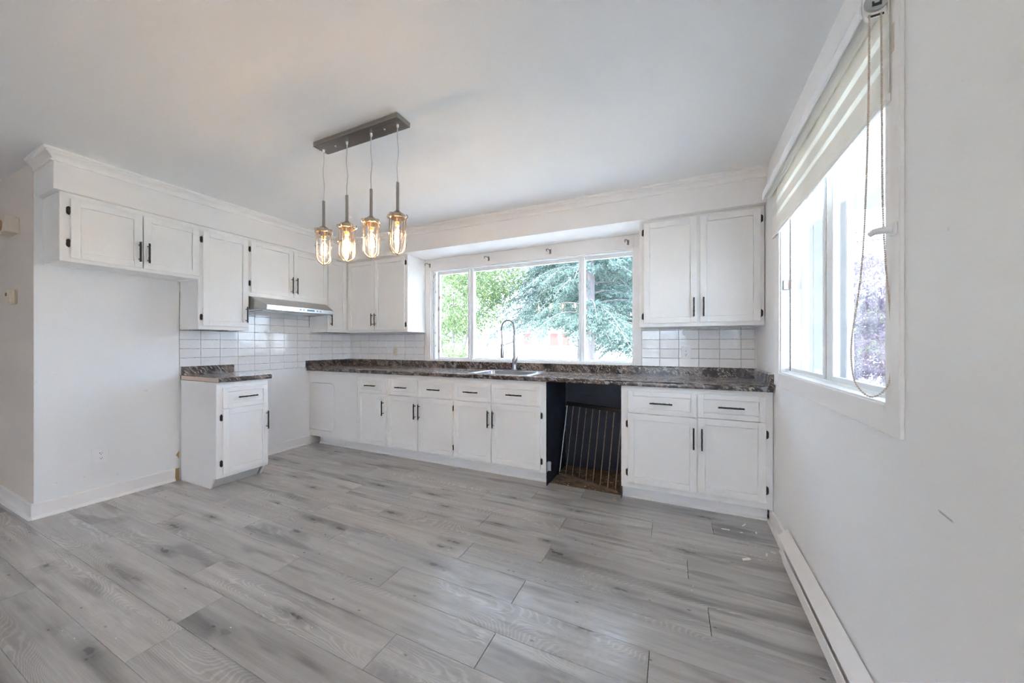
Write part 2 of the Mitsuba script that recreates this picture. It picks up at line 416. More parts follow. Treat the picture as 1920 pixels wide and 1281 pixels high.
ug = [1.604 + 0.1553 * k for k in range(12)] + [C - 0.003]
for i, (u0, u1) in enumerate(zip(ug[:-1], ug[1:])):
    for z0, z1 in zrows:
        if 2.0 < (u0 + u1) / 2 < 2.80 or (u0 < 2.8 < u1):
            top = 1.69
        elif (u0 + u1) / 2 < 2.0:
            top = 1.35
        else:
            top = 1.362
        zz = min(z1, top)
        if z0 < top - 0.012:
            tile(wl, fL, u0, min(u1, 2.836) if z0 > 1.35 else u1, z0, zz)
put('bare_patch', cat(box(1.5745, 1.603, 0.0, 0.004, 0.0, 0.105, 0.0), hull([(1.580, w, 0.225) for w in (0, 0.003)] + [(1.602, w, 0.190) for w in (0, 0.003)] + [(1.602, w, 0.258) for w in (0, 0.003)])), WOOD, wl, fL, label='bare brown wall where the paint is broken away')
put('grout', box(1.604, C, 0, 0.0035, 0.936, 1.69, 0), GROUT, wl, fL)
for g in ([-A + 0.009, -3.998] + [-3.845 + 0.1545 * k for k in range(7)] + [-2.772], [-0.264, -0.11, 0.046, 0.203, 0.359, 0.514, 0.611]):
    for u0, u1 in zip(g[:-1], g[1:]):
        for z0, z1 in zrows:
            if z0 < 1.35:
                tile(wb, fB, u0, u1, z0, min(z1, 1.36))
    put('grout', box(g[0], g[-1], 0, 0.0035, 0.936, 1.36, 0), GROUT, wb, fB)

# ------------------------------------------------------------------ cabinets
handle_key, hinge_key = {}, {}


def pull(door, frame, u, z, w, vertical, length=0.155):
    L = length / 2
    P = np.array([[0, 0.030, -L], [0, 0.030, L]])
    bar = box(-0.0055, 0.0055, 0.0245, 0.0355, -L, L, 0.0025)
    posts = [tube([[0, 0.0, s * (L - 0.022)], [0, 0.028, s * (L - 0.022)]], 0.0042, 8) for s in (-1, 1)]
    V, Fc = cat(bar, *posts)
    if not vertical:
        V = V[:, [2, 1, 0]]
    put('handle', (V + [u, w, z], Fc), BLACK, door, frame)


def hinge(door, frame, u, z, w, side):
    outline = [(-0.002, -0.030), (0.008, -0.024), (0.012, -0.016), (0.012, 0.016), (0.008, 0.024), (-0.002, 0.030)]
    plate = extr([(side * a, b) for a, b in outline], w - 0.020, w - 0.0155, (0, 2, 1))
    kn = tube([[0, w - 0.011, -0.022], [0, w - 0.011, 0.022]], 0.0052, 8)
    V, Fc = cat(plate, kn)
    put('hinge', (V + [u + side * 0.005, 0, z], Fc), BRONZE, door, frame)


def front(name, cab, frame, u0, u1, z0, z1, w, st=0.045, th=0.019):
    """A shaker door or drawer front: two stiles, two rails and a recessed panel."""
    g = 0.0003
    return put(name, cat(box(u0, u0 + st, w, w + th, z0, z1, 0.002), box(u1 - st, u1, w, w + th, z0, z1, 0.002),
                         box(u0 + st + g, u1 - st - g, w, w + th - 0.0008, z0, z0 + st, 0.0015), box(u0 + st + g, u1 - st - g, w, w + th - 0.0008, z1 - st, z1, 0.0015),
                         box(u0 + st - 0.004, u1 - st + 0.004, w + 0.001, w + 0.003, z0 + st - 0.004, z1 - st + 0.004, 0.0),
                         box(u0 + st + 0.002, u1 - st - 0.002, w + 0.003, w + th - 0.0105, z0 + st + 0.002, z1 - st - 0.002, 0.001)), CAB, cab, frame)


def door(cab, frame, u0, u1, z0, z1, w, hside, hz=None, hinges=(), hoff=0.022):
    d = front('door', cab, frame, u0, u1, z0, z1, w)
    if hz:
        u = u1 - hoff if hside < 0 else u0 + hoff      # the pull sits on the stile away from the hinges
        pull(d, frame, u, (hz[0] + hz[1]) / 2, w + 0.019, True, hz[1] - hz[0])
    for z in hinges:
        hinge(d, frame, u0 if hside < 0 else u1, z, w + 0.019, hside)
    return d


def drawer(cab, frame, u0, u1, z0, z1, w, tilt=0):
    d = front('drawer', cab, frame, u0, u1, z0, z1, w, st=0.036)
    pull(d, frame, (u0 + u1) / 2, (z0 + z1) / 2, w + 0.019, False)


def carcass(cab, frame, u0, u1, z0, z1, w1, openings, wall_gap=0.010, mat_side=None, name='body', top=True):
    """Box with a face frame pierced by the openings behind the doors."""
    ff = Polygon([(u0, z0), (u1, z0), (u1, z1), (u0, z1)])
    for o in openings:
        ff = ff.difference(sbox(*o))
    parts = [extr(ff, w1 - 0.019, w1, (0, 2, 1))] if ff.geom_type == 'Polygon' else [extr(g, w1 - 0.019, w1, (0, 2, 1)) for g in ff.geoms]
    t = 0.016
    parts += [box(u0, u0 + t, wall_gap, w1 - 0.0195, z0, z1, 0.001), box(u1 - t, u1, wall_gap, w1 - 0.0195, z0, z1, 0.001),
              box(u0 + t, u1 - t, wall_gap, w1 - 0.0195, z0 + 0.012, z0 + 0.012 + t, 0.001), box(u0 + t, u1 - t, wall_gap if top else w1 - 0.03, w1 - 0.0195, z1 - t, z1, 0.001),
              box(u0 + t, u1 - t, wall_gap, wall_gap + 0.006, z0 + 0.03, z1 - t, 0.0)]
    return put(name, cat(*parts), mat_side or CAB, cab, frame)


ZT, ZB, WF = ZS - 0.002, 1.362, 0.325
inset = 0.018
# --- wall cabinets on the left wall
c = thing('wall_cabinet', 'short white two-door wall cabinet over the empty fridge space, leftmost of all', 'cabinet')
carcass(c, fL, 0.853, 1.604, 1.78, ZT, WF, [(0.912, 1.815, 1.592, 2.195)])
door(c, fL, 0.897, 1.250, 1.803, 2.208, WF, -1, (1.845, 1.997), (2.125, 1.905))
door(c, fL, 1.256, 1.603, 1.803, 2.208, WF, 1, (1.845, 1.997))
put('wall_filler', box(0.853, 1.604, 0.0, 0.010, 1.78, ZT, 0.0), CABIN, c, fL)
c = thing('wall_cabinet', 'tall narrow single-door white wall cabinet between the fridge space and the range hood', 'cabinet')
carcass(c, fL, 1.605, 1.997, 1.348, ZT, WF, [(1.645, 1.40, 1.975, 2.19)])
door(c, fL, 1.631, 1.985, 1.381, 2.206, WF, -1, (1.423, 1.574), (2.13, 1.455))
c = thing('wall_cabinet', 'white two-door wall cabinet directly above the steel range hood', 'cabinet')
carcass(c, fL, 1.998, 2.838, 1.685, ZT, WF, [(2.025, 1.735, 2.415, 2.205), (2.437, 1.735, 2.82, 2.205)])
door(c, fL, 2.012, 2.424, 1.721, 2.222, WF, -1, (1.757, 1.930), (2.14, 1.81))
door(c, fL, 2.430, 2.832, 1.721, 2.222, WF, 1, (1.757, 1.930))
c = thing('wall_cabinet', 'narrow single-door white wall cabinet in the back left corner beside the hood', 'cabinet')
carcass(c, fL, 2.839, C - 0.012, ZB, ZT, WF, [(2.86, 1.41, 3.08, 2.205)])
door(c, fL, 2.846, 3.092, 1.395, 2.225, WF, 1, (1.438, 1.585))
# --- wall cabinets on the back wall
c = thing('wall_cabinet', 'white two-door wall cabinet left of the sink window, with hinges on its right edge', 'cabinet')
carcass(c, fB, -A + WF + 0.001, -2.752, ZB, ZT, WF, [(-3.665, 1.405, -3.255, 2.205), (-3.225, 1.405, -2.80, 2.205)])
door(c, fB, -3.682, -3.246, 1.389, 2.222, WF, -1, (1.438, 1.585))
door(c, fB, -3.238, -2.784, 1.389, 2.222, WF, 1, (1.438, 1.585), (2.155, 1.445))
c = thing('wall_cabinet', 'white two-door wall cabinet right of the sink window, beside the roller blind', 'cabinet')
carcass(c, fB, -0.258, 0.612, ZB, ZT, WF, [(-0.205, 1.405, 0.155, 2.205), (0.207, 1.405, 0.572, 2.205)])
door(c, fB, -0.222, 0.170, 1.390, 2.222, WF, -1, (1.435, 1.585), (2.15, 1.45))
door(c, fB, 0.193, 0.588, 1.392, 2.224, WF, 1, (1.435, 1.585), (2.15, 1.45))

# --- base cabinets on the back wall
ZF, ZC, WB = 0.108, 0.898, 0.600
DR, DO, HZ = (0.684, 0.851), (0.130, 0.672), (0.455, 0.610)


def toe_kick(cab, frame, u0, u1, w=0.515):
    put('toe_kick', cat(box(u0, u1, w - 0.015, w, 0.0, ZF - 0.002, 0.001), extr([(w, 0), (w + 0.011, 0), (w + 0.011, 0.008), (w + 0.006, 0.016), (w, 0.019)], u0, u1, (2, 0, 1))), CAB, cab, frame)


c = thing('base_cabinet', 'blind white corner base panel with a cut access patch, left end of the long run', 'cabinet')
PAN = Polygon([(-A + 0.003, ZF), (-3.234, ZF), (-3.234, ZC), (-A + 0.003, ZC)])
PATCH = Polygon([(-4.2, 0.185), (-3.61, 0.185), (-3.61, 0.755), (-4.2, 0.755)]).buffer(-0.06).buffer(0.06)
put('panel', extr(PAN.difference(PATCH), WB - 0.012, WB, (0, 2, 1)), CAB, c, fB)
put('access_patch', extr(PATCH.buffer(-0.0040).intersection(sbox(-A + 0.0045, 0, 0, 1)), WB - 0.012, WB - 0.0008, (0, 2, 1)), CAB, c, fB, label='rounded cut-out patch in the panel')
toe_kick(c, fB, -3.965, -3.234)
c = thing('base_cabinet', 'narrow white base cabinet with one drawer over one door, next to the blind corner panel', 'cabinet')
carcass(c, fB, -3.230, -2.785, ZF, ZC, WB, [(-3.18, 0.15, -2.82, 0.655), (-3.18, 0.70, -2.82, 0.835)])
drawer(c, fB, -3.198, -2.803, *DR, WB); door(c, fB, -3.203, -2.801, 0.120, 0.666, WB, -1, HZ)
toe_kick(c, fB, -3.233, -2.785)
c = thing('base_cabinet', 'white base cabinet with two drawers over two doors, left of the sink cabinet', 'cabinet')
carcass(c, fB, -2.784, -1.932, ZF, ZC, WB, [(-2.75, 0.15, -2.385, 0.655), (-2.335, 0.15, -1.96, 0.655), (-2.75, 0.70, -2.385, 0.835), (-2.335, 0.70, -1.96, 0.835)])
drawer(c, fB, -2.766, -2.366, *DR, WB); drawer(c, fB, -2.354, -1.944, *DR, WB)
door(c, fB, -2.768, -2.370, *DO, WB, -1, HZ); door(c, fB, -2.358, -1.944, *DO, WB, 1, HZ, (0.595, 0.215))
toe_kick(c, fB, -2.784, -1.932)
c = thing('base_cabinet', 'white two-door sink base cabinet with two drawer fronts, left of the open dark bay', 'cabinet')
carcass(c, fB, -1.931, -0.990, ZF, ZC, WB, [(-1.905, 0.15, -1.535, 0.655), (-1.50, 0.15, -1.06, 0.655), (-1.905, 0.70, -1.535, 0.835), (-1.50, 0.70, -1.06, 0.835)], top=False)
drawer(c, fB, -1.923, -1.521, *DR, WB); drawer(c, fB, -1.514, -1.040, *DR, WB)
door(c, fB, -1.924, -1.518, *DO, WB, -1, HZ); door(c, fB, -1.512, -1.038, *DO, WB, 1, HZ, (0.600, 0.205))
toe_kick(c, fB, -1.931, -0.992)
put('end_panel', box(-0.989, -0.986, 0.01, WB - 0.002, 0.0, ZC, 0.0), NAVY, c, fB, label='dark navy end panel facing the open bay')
put('bracket', cat(box(-0.986, -0.983, WB - 0.045, WB - 0.006, 0.12, 0.20, 0.0), box(-0.986, -0.960, WB - 0.045, WB - 0.042, 0.12, 0.20, 0.0)), STEEL2, c, fB, label='small galvanised corner bracket')
c = thing('base_cabinet', 'white base cabinet with two wide drawers over two doors, in the right corner', 'cabinet')
carcass(c, fB, -0.369, 0.606, ZF, ZC, WB, [(-0.30, 0.15, 0.135, 0.655), (0.18, 0.15, 0.545, 0.655), (-0.30, 0.70, 0.135, 0.835), (0.18, 0.70, 0.545, 0.835)])
drawer(c, fB, -0.317, 0.153, 0.692, 0.860, WB); drawer(c, fB, 0.161, 0.563, 0.694, 0.864, WB)
door(c, fB, -0.318, 0.155, 0.152, 0.684, WB, -1, (0.465, 0.62), (0.600, 0.225)); door(c, fB, 0.163, 0.566, 0.155, 0.690, WB, 1, (0.465, 0.62), (0.610, 0.235))
toe_kick(c, fB, -0.369, 0.592)
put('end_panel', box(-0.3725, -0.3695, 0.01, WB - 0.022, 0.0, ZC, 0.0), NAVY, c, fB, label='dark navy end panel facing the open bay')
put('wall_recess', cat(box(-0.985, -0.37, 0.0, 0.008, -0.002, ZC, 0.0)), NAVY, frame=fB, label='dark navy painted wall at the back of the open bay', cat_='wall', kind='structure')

# --- base cabinet on the left wall
c = thing('base_cabinet', 'small freestanding white base cabinet on the left wall, between fridge and stove spaces', 'cabinet')
side = [(0.03, 0.0), (0.505, 0.0), (0.560, 0.092), (WB - 0.019, 0.100), (WB - 0.019, ZC), (0.03, ZC)]
for u0 in (1.606, 1.998):
    put('side_panel', extr(side, u0, u0 + 0.014, (2, 0, 1)), CABIN, c, fL)
ff = Polygon([(1.606, 0.095), (2.012, 0.095), (2.012, ZC), (1.606, ZC)]).difference(sbox(1.66, 0.13, 1.99, 0.65)).difference(sbox(1.66, 0.69, 1.99, 0.83))
put('face_frame', extr(ff, WB - 0.019, WB, (0, 2, 1)), CAB, c, fL)
put('body', cat(box(1.62, 1.998, 0.03, 0.55, 0.11, 0.126, 0.0), box(1.62, 1.998, 0.03, 0.036, 0.12, ZC, 0.0)), CABIN, c, fL)
drawer(c, fL, 1.647, 2.002, 0.676, 0.850, WB); door(c, fL, 1.647, 2.005, 0.122, 0.667, WB, -1, (0.44, 0.605), (0.60, 0.215), hoff=0.016)
put('toe_kick', hull([(u, w, z) for u in (1.62, 1.975) for w, z in ((0.495, 0.001), (0.480, 0.001), (0.555, 0.094), (0.540, 0.094))]), mat('toe_board', wall_color((0.50, 0.51, 0.49), 0.15), 0.6), c, fL, label='scuffed grey-green sloped toe board')

# ------------------------------------------------------------------ countertops
def bull(w1, z0=0.900, z1=0.940, w0=0.010):
    a = [(w0, z0), (w1 - 0.008, z0), (w1 - 0.002, z0 + 0.003), (w1, z0 + 0.010)]
    a += [(w1, z1 - 0.012), (w1 - 0.003, z1 - 0.005), (w1 - 0.010, z1 - 0.001), (w1 - 0.016, z1)]
    return a + [(w0, z1)]


SNK = (-1.79, -1.165, 0.085, 0.600)      # sink: x0, x1, w0, w1
XE = 0.600
ct = thing('countertop', 'long L-ended brown speckled laminate countertop under the window', 'countertop')
hole = (SNK[0] + 0.02, SNK[1] - 0.02, SNK[2] + 0.02, SNK[3] - 0.02)
slab = cat(extr(bull(0.645), -A + 0.006, hole[0], (2, 0, 1)), extr(bull(0.645), hole[1], XE, (2, 0, 1)),
           extr(bull(0.645, w0=hole[3]), hole[0], hole[1], (2, 0, 1)), box(hole[0], hole[1], 0.010, hole[2], 0.90, 0.94, 0.0))
put('slab', slab, COUNTER, ct, fB, smooth=40)
BSP = [(0.0, 0.940), (0.024, 0.940), (0.024, 1.012), (0.020, 1.018), (0.012, 1.020), (0.0, 1.020)]
put('backsplash', extr([(w + 0.009, z) for w, z in BSP], -A + 0.012, 0.612, (2, 0, 1)), COUNTER, ct, fB)
put('side_splash', extr([(w + 0.009, z) for w, z in BSP], 2.79, C - 0.033, (2, 0, 1)), COUNTER, ct, fL)
put('side_splash', extr([(w + 0.001, z) for w, z in BSP], 0.036, 0.648, (2, 0, 1)), COUNTER, ct, fR)
ct2 = thing('countertop', 'short brown speckled countertop piece on the freestanding left cabinet', 'countertop')
put('slab', extr(bull(0.645, 0.900, 0.938, 0.010), 1.608, 2.022, (2, 0, 1)), COUNTER, ct2, fL, smooth=40)
put('backsplash', extr([(w + 0.010, z - 0.004) for w, z in BSP], 1.612, 2.022, (2, 0, 1)), COUNTER, ct2, fL)
put('core_edge', box(1.6062, 1.6078, 0.03, 0.63, 0.902, 0.936, 0.0), mat('particle_board', (0.62, 0.50, 0.42), 0.9), ct2, fL, label='bare particle board cut edge')

# ------------------------------------------------------------------ sink and faucet
sk = thing('sink', 'stainless steel drop-in sink in the countertop under the window', 'sink')


def rrect(x0, x1, y0, y1, r, n=6):
    return np.array(sbox(x0 + r, y0 + r, x1 - r, y1 - r).buffer(r, n).exterior.coords)[:-1]


def bowl():
    rings = [(SNK[0], SNK[1], SNK[2], SNK[3], 0.03, 0.9405), (SNK[0] + 0.002, SNK[1] - 0.002, SNK[2] + 0.002, SNK[3] - 0.002, 0.03, 0.9445),
             (SNK[0] + 0.035, SNK[1] - 0.035, SNK[2] + 0.095, SNK[3] - 0.030, 0.06, 0.9440), (SNK[0] + 0.040, SNK[1] - 0.040, SNK[2] + 0.100, SNK[3] - 0.035, 0.06, 0.938),
             (SNK[0] + 0.052, SNK[1] - 0.052, SNK[2] + 0.112, SNK[3] - 0.047, 0.07, 0.78), (SNK[0] + 0.075, SNK[1] - 0.075, SNK[2] + 0.135, SNK[3] - 0.07, 0.06, 0.755)]
    L = [np.column_stack([rrect(a, b, c_, d, r), np.full(28, z)]) for a, b, c_, d, r, z in rings]
    n = len(L[0]); V = np.vstack(L + [[[(SNK[0] + SNK[1]) / 2, (SNK[2] + SNK[3]) / 2, 0.75]]]); F = []
    for i in range(len(L) - 1):
        F += [[i * n + k, i * n + (k + 1) % n, (i + 1) * n + (k + 1) % n, (i + 1) * n + k] for k in range(n)]
    F = tri(F); o = (len(L) - 1) * n
    return V, np.vstack([F, [[o + k, o + (k + 1) % n, len(V) - 1] for k in range(n)]])


put('basin', bowl(), SINKM, sk, fB, smooth=35)
put('drain', lathe([(0.0, 0.752), (0.03, 0.752), (0.042, 0.757), (0.045, 0.753)], 20, ((SNK[0] + SNK[1]) / 2, 0.36, 0)), CHROME, sk, fB, smooth=30)

fc = thing('faucet', 'tall spring-neck pull-down kitchen faucet on the sink deck', 'faucet')
fx, fw = -1.500, 0.135                    # faucet axis
put('deck_plate', extr(rrect(fx - 0.125, fx + 0.125, fw - 0.027, fw + 0.027, 0.026), 0.9445, 0.9525, (0, 1, 2)), FAUCET, fc, fB)
put('base', lathe([(0.0, 0.952), (0.030, 0.952), (0.030, 0.960), (0.024, 0.968), (0.022, 1.04), (0.025, 1.055), (0.020, 1.075), (0.0, 1.076)], 24, (fx, fw, 0)), FAUCET, fc, fB, smooth=40)
put('lever', cat(tube([(fx + 0.005, fw + 0.01, 1.015), (fx + 0.035, fw + 0.03, 1.045)], 0.011, 12), tube([(fx + 0.03, fw + 0.028, 1.04), (fx + 0.060, fw + 0.05, 1.095)], [0.007, 0.005], 10)), FAUCET, fc, fB, smooth=40)
put('riser', cat(tube([(fx, fw, 1.07), (fx, fw, 1.315)], 0.0135, 14), tube([(fx, fw, 1.235), (fx, fw, 1.262)], 0.0175, 14)), FAUCET, fc, fB, smooth=40)
dirx, dirw = -0.95, 0.30                  # the neck swings to the left and into the room
arc = []
for t in np.linspace(0, 1, 40):
    th = math.pi * t
    r = 0.068
    arc.append((r * (1 - math.cos(th)), 1.315 + 0.075 * min(1, t * 5) + r * math.sin(th) * 1.15 - max(0, t - 0.8) * 0.10))

hose = [(fx + dirx * a, fw + dirw * a, z) for a, z in arc]
end = hose[-1]
put('hose', tube(hose + [(end[0] + 0.004, end[1], end[2] - 0.06), (fx + dirx * 0.128, fw + dirw * 0.128, 1.222)], 0.0062, 10), mat('hose_grey', (0.30, 0.30, 0.32), 0.4, metal=0.4), fc, fB, smooth=True)
hp = np.array(hose); sl = np.concatenate([[0], np.cumsum(np.linalg.norm(np.diff(hp, axis=0), axis=1))])
coil = []
turns = 30
for s in np.linspace(0, sl[-1], turns * 12):
    q = np.array([np.interp(s, sl, hp[:, k]) for k in range(3)]); q2 = np.array([np.interp(min(s + 1e-3, sl[-1]), sl, hp[:, k]) for k in range(3)]) - np.array([np.interp(max(s - 1e-3, 0), sl, hp[:, k]) for k in range(3)])
    tn = q2 / np.linalg.norm(q2); bn = np.array([-dirw, dirx, 0]); bn /= np.linalg.norm(bn); nn = np.cross(tn, bn)
    ph = 2 * math.pi * turns * s / sl[-1]
    coil.append(q + 0.0125 * (math.cos(ph) * bn + math.sin(ph) * nn))
put('spring', tube(coil, 0.0023, 5), FAUCET, fc, fB, smooth=True)
hx = (fx + dirx * 0.128, fw + dirw * 0.128)
put('spray_head', lathe([(0.0, 1.075), (0.016, 1.075), (0.019, 1.085), (0.017, 1.15), (0.013, 1.20), (0.013, 1.222), (0.0, 1.224)], 20, (hx[0], hx[1], 0)), FAUCET, fc, fB, smooth=40)
put('holder_arm', cat(tube([(fx, fw, 1.248), (hx[0], hx[1], 1.205)], 0.005, 10), tube([(hx[0], hx[1], 1.198), (hx[0], hx[1], 1.214)], 0.0165, 16)), FAUCET, fc, fB, smooth=40)

# ------------------------------------------------------------------ range hood
hd = thing('range_hood', 'stainless steel under-cabinet range hood with a slim control strip', 'range hood')
low = [(2.004, 0.0), (2.832, 0.0), (2.832, 0.325), (2.785, 0.500), (2.062, 0.500), (2.010, 0.325)]
put('body', hull([(u, w, z) for u, w in low for z in (1.556, 1.602)] + [(2.004, 0.0, 1.684), (2.832, 0.0, 1.684), (2.825, 0.325, 1.684), (2.010, 0.325, 1.684)]), STEEL, hd, fL)
put('control_strip', box(2.066, 2.781, 0.5, 0.5035, 1.561, 1.598, 0.0015), STEEL2, hd, fL)
for k, u in enumerate((2.395, 2.430, 2.585, 2.620)):
    put('button', box(u - 0.008, u + 0.008, 0.5035, 0.5055, 1.573, 1.586, 0.001), mat('button_blue', (0.12, 0.20, 0.28), 0.3) if k == 0 else 'button_blue', hd, fL)
put('display', box(2.465, 2.550, 0.5035, 0.5048, 1.570, 1.590, 0.0008), mat('display_glass', (0.10, 0.22, 0.30), 0.15), hd, fL)
put('lamp_lens', lathe([(0.0, 1.550), (0.028, 1.550), (0.034, 1.5565)], 18, (2.28, 0.38, 0)), PLASTIC, hd, fL)
put('filter', cat(*[box(2.12 + 0.3 * k, 2.40 + 0.3 * k, 0.06, 0.33, 1.552, 1.557, 0.001) for k in range(2)]), ALU, hd, fL)

# ------------------------------------------------------------------ windows
def sheet(u0, u1, z0, z1, w):
    return np.array([[u0, w, z0], [u1, w, z0], [u1, w, z1], [u0, w, z1]]), [[0, 1, 2, 3]]


w1 = thing('window_1', 'wide three-pane white window above the sink', 'window', kind='structure')
X0, X1, ZA, ZZ = BW
cs = 0.014
put('casing', cat(box(-2.750, X0, 0, cs, 1.0, 2.244, 0.002), box(X1, -0.2645, 0, cs, 1.0, 2.244, 0.002), box(X0, X1, 0, cs, ZZ, 2.244, 0.002), box(X0, X1, 0, cs, 1.0, ZA, 0.002)), TRIM, w1, fB)
put('jamb', cat(box(X0, X0 + 0.012, -0.165, 0.0, ZA, ZZ, 0.0), box(X1 - 0.012, X1, -0.165, 0.0, ZA, ZZ, 0.0), box(X0, X1, -0.165, 0.0, ZZ - 0.012, ZZ, 0.0), box(X0, X1, -0.165, 0.004, ZA, ZA + 0.010, 0.001)), WINFR, w1, fB)
M1, M2 = (-2.160, -2.098), (-0.858, -0.806)
for m in (M1, M2):
    put('mullion', cat(box(m[0], m[0] + 0.030, -0.085, -0.012, ZA + 0.01, ZZ - 0.012, 0.003), box(m[0] + 0.028, m[1], -0.095, -0.030, ZA + 0.01, ZZ - 0.012, 0.003)), WINFR, w1, fB)
put('side_track', cat(box(X0 + 0.012, X0 + 0.040, -0.05, -0.015, ZA + 0.01, ZZ - 0.012, 0.001), box(X0 + 0.062, X0 + 0.092, -0.085, -0.045, ZA + 0.01, ZZ - 0.012, 0.002)),
    mat('stained_frame', proc(lambda p, n, uv: mix((0.70, 0.72, 0.74), (0.36, 0.20, 0.08), smoothstep(0.60, 0.72, fbm(p.x * 40, p.y * 40, p.z * 14, 3)) * 0.9)), 0.4), w1, fB, label='stained sash track')
put('top_rail', cat(box(X0 + 0.09, M1[0], -0.085, -0.05, ZZ - 0.045, ZZ - 0.012, 0.002), box(M1[1], M2[0], -0.085, -0.05, ZZ - 0.045, ZZ - 0.012, 0.002), box(M2[1], X1 - 0.012, -0.085, -0.05, ZZ - 0.045, ZZ - 0.012, 0.002)), WINFR, w1, fB)
put('bottom_rail', cat(box(X0 + 0.09, M1[0], -0.085, -0.05, ZA + 0.010, ZA + 0.028, 0.002), box(M1[1], M2[0], -0.085, -0.05, ZA + 0.010, ZA + 0.024, 0.002), box(M2[1], X1 - 0.012, -0.085, -0.05, ZA + 0.010, ZA + 0.024, 0.002)), WINFR, w1, fB)
for u0, u1 in ((X0 + 0.012, M1[0] + 0.01), (M1[1] - 0.01, M2[0] + 0.01), (M2[1] - 0.01, X1 - 0.012)):
    put('pane', sheet(u0, u1, ZA + 0.01, ZZ - 0.012, -0.068), 'glass', w1, fB)

w2 = thing('window_2', 'white sliding window in the right wall behind the beaded chain', 'window', kind='structure')
P0, P1, QA, QZ = RW
put('casing', cat(box(0.662, P0, 0, 0.010, 0.956, 2.29, 0.002), box(P1, 2.146, 0, 0.012, 0.956, 2.29, 0.002), box(P0, P1, 0, 0.010, QZ, 2.29, 0.002), box(P0, P1, 0, 0.010, 0.956, QA, 0.003)), TRIM, w2, fR)
put('jamb', cat(box(P0, P0 + 0.006, -0.045, 0.0, QA, QZ, 0.0), box(P1 - 0.006, P1, -0.135, 0.0, QA, QZ, 0.0), box(P0, P1, -0.135, 0.0, QZ - 0.01, QZ, 0.0), box(P0, P1, -0.135, 0.006, QA - 0.004, QA + 0.006, 0.001),
                box(P0, P0 + 0.012, -0.135, -0.047, QA, QZ, 0.0)), WINFR, w2, fR)
put('sill_track', cat(*[box(P0 + 0.01, P1 - 0.006, q - 0.004, q, QA + 0.006, QA + 0.018, 0.0005) for q in (-0.036, -0.060, -0.084, -0.110)]), WINFR, w2, fR)
s1 = put('inner_sash', cat(box(1.352, 1.372, -0.062, -0.045, QA + 0.012, QZ - 0.012, 0.002), box(1.376, 1.447, -0.080, -0.052, QA + 0.012, QZ - 0.012, 0.003), box(P0 + 0.012, 1.372, -0.060, -0.047, QA + 0.012, QA + 0.034, 0.002),
                           box(1.376, P1 - 0.006, -0.078, -0.056, QA + 0.012, QA + 0.034, 0.002), box(P1 - 0.03, P1 - 0.006, -0.078, -0.056, QA + 0.012, QZ - 0.012, 0.002)), WINFR, w2, fR)
put('pane', sheet(P0 + 0.012, 1.36, QA + 0.012, QZ - 0.012, -0.054), 'glass', w2, fR)
put('pane', sheet(1.37, P1 - 0.006, QA + 0.012, QZ - 0.012, -0.068), 'glass', w2, fR)
put('outer_sash', cat(box(1.380, 1.472, -0.118, -0.092, QA + 0.012, QZ - 0.012, 0.003), box(P0 + 0.012, P0 + 0.04, -0.118, -0.098, QA + 0.012, QZ - 0.012, 0.002)), WINFR, w2, fR)
put('pane', sheet(P0 + 0.012, P1 - 0.006, QA + 0.012, QZ - 0.012, -0.105), 'glass', w2, fR)
put('flaked_paint', box(2.109, 2.123, 0.012, 0.0126, 2.035, 2.115, 0.0), mat('old_plaster', (0.58, 0.50, 0.42), 0.9), w2, fR, label='patch of flaked paint')
put('latch', cat(box(0.786, 0.802, -0.044, -0.010, 1.552, 1.610, 0.002), box(0.796, 0.830, -0.0475, -0.040, 1.552, 1.610, 0.002)), FAUCET, w2, fR, label='small chrome sash latch')
put('gap_strip', cat(box(P0 + 0.0062, P0 + 0.0125, -0.0478, -0.0462, QA, QZ, 0.0), box(1.3722, 1.3758, -0.070, -0.0535, QA + 0.012, QZ - 0.012, 0.0)), SEAL, w2, fR, label='dark rubber seal')

# ------------------------------------------------------------------ curtain rod brackets on the window head
BK = [(-2.681, 'first', 'curtain rod bracket at the left end of the sink window head'), (-1.868, 'second', 'curtain rod bracket left of the middle above the wide sink pane'),
      (-1.148, 'third', 'curtain rod bracket right of the middle above the wide sink pane'), (-0.383, 'fourth', 'curtain rod bracket at the right end of the sink window head')]
BM = mat('bracket_metal', (0.22, 0.20, 0.17), 0.35, metal=0.8)
for x, _, lab in BK:
    b = thing('curtain_bracket', lab, 'curtain bracket', 'curtain rod brackets over the sink window')
    put('plate', box(x - 0.010, x + 0.010, cs, cs + 0.003, 2.150, 2.196, 0.001), BM, b, fB)
    put('hook', tube([(x, cs, 2.186), (x - 0.012, cs + 0.045, 2.190), (x - 0.020, cs + 0.062, 2.186), (x - 0.022, cs + 0.066, 2.172), (x - 0.018, cs + 0.058, 2.164)], 0.0042, 8), BM, b, fB, smooth=True)
    put('screw', lathe([(0.0, 0.004), (0.006, 0.003), (0.007, 0.0)], 12), BM, b, lambda v, x=x: fB(np.stack([v[:, 0] + x, cs + 0.003 + v[:, 2], v[:, 1] + 2.160], 1)))

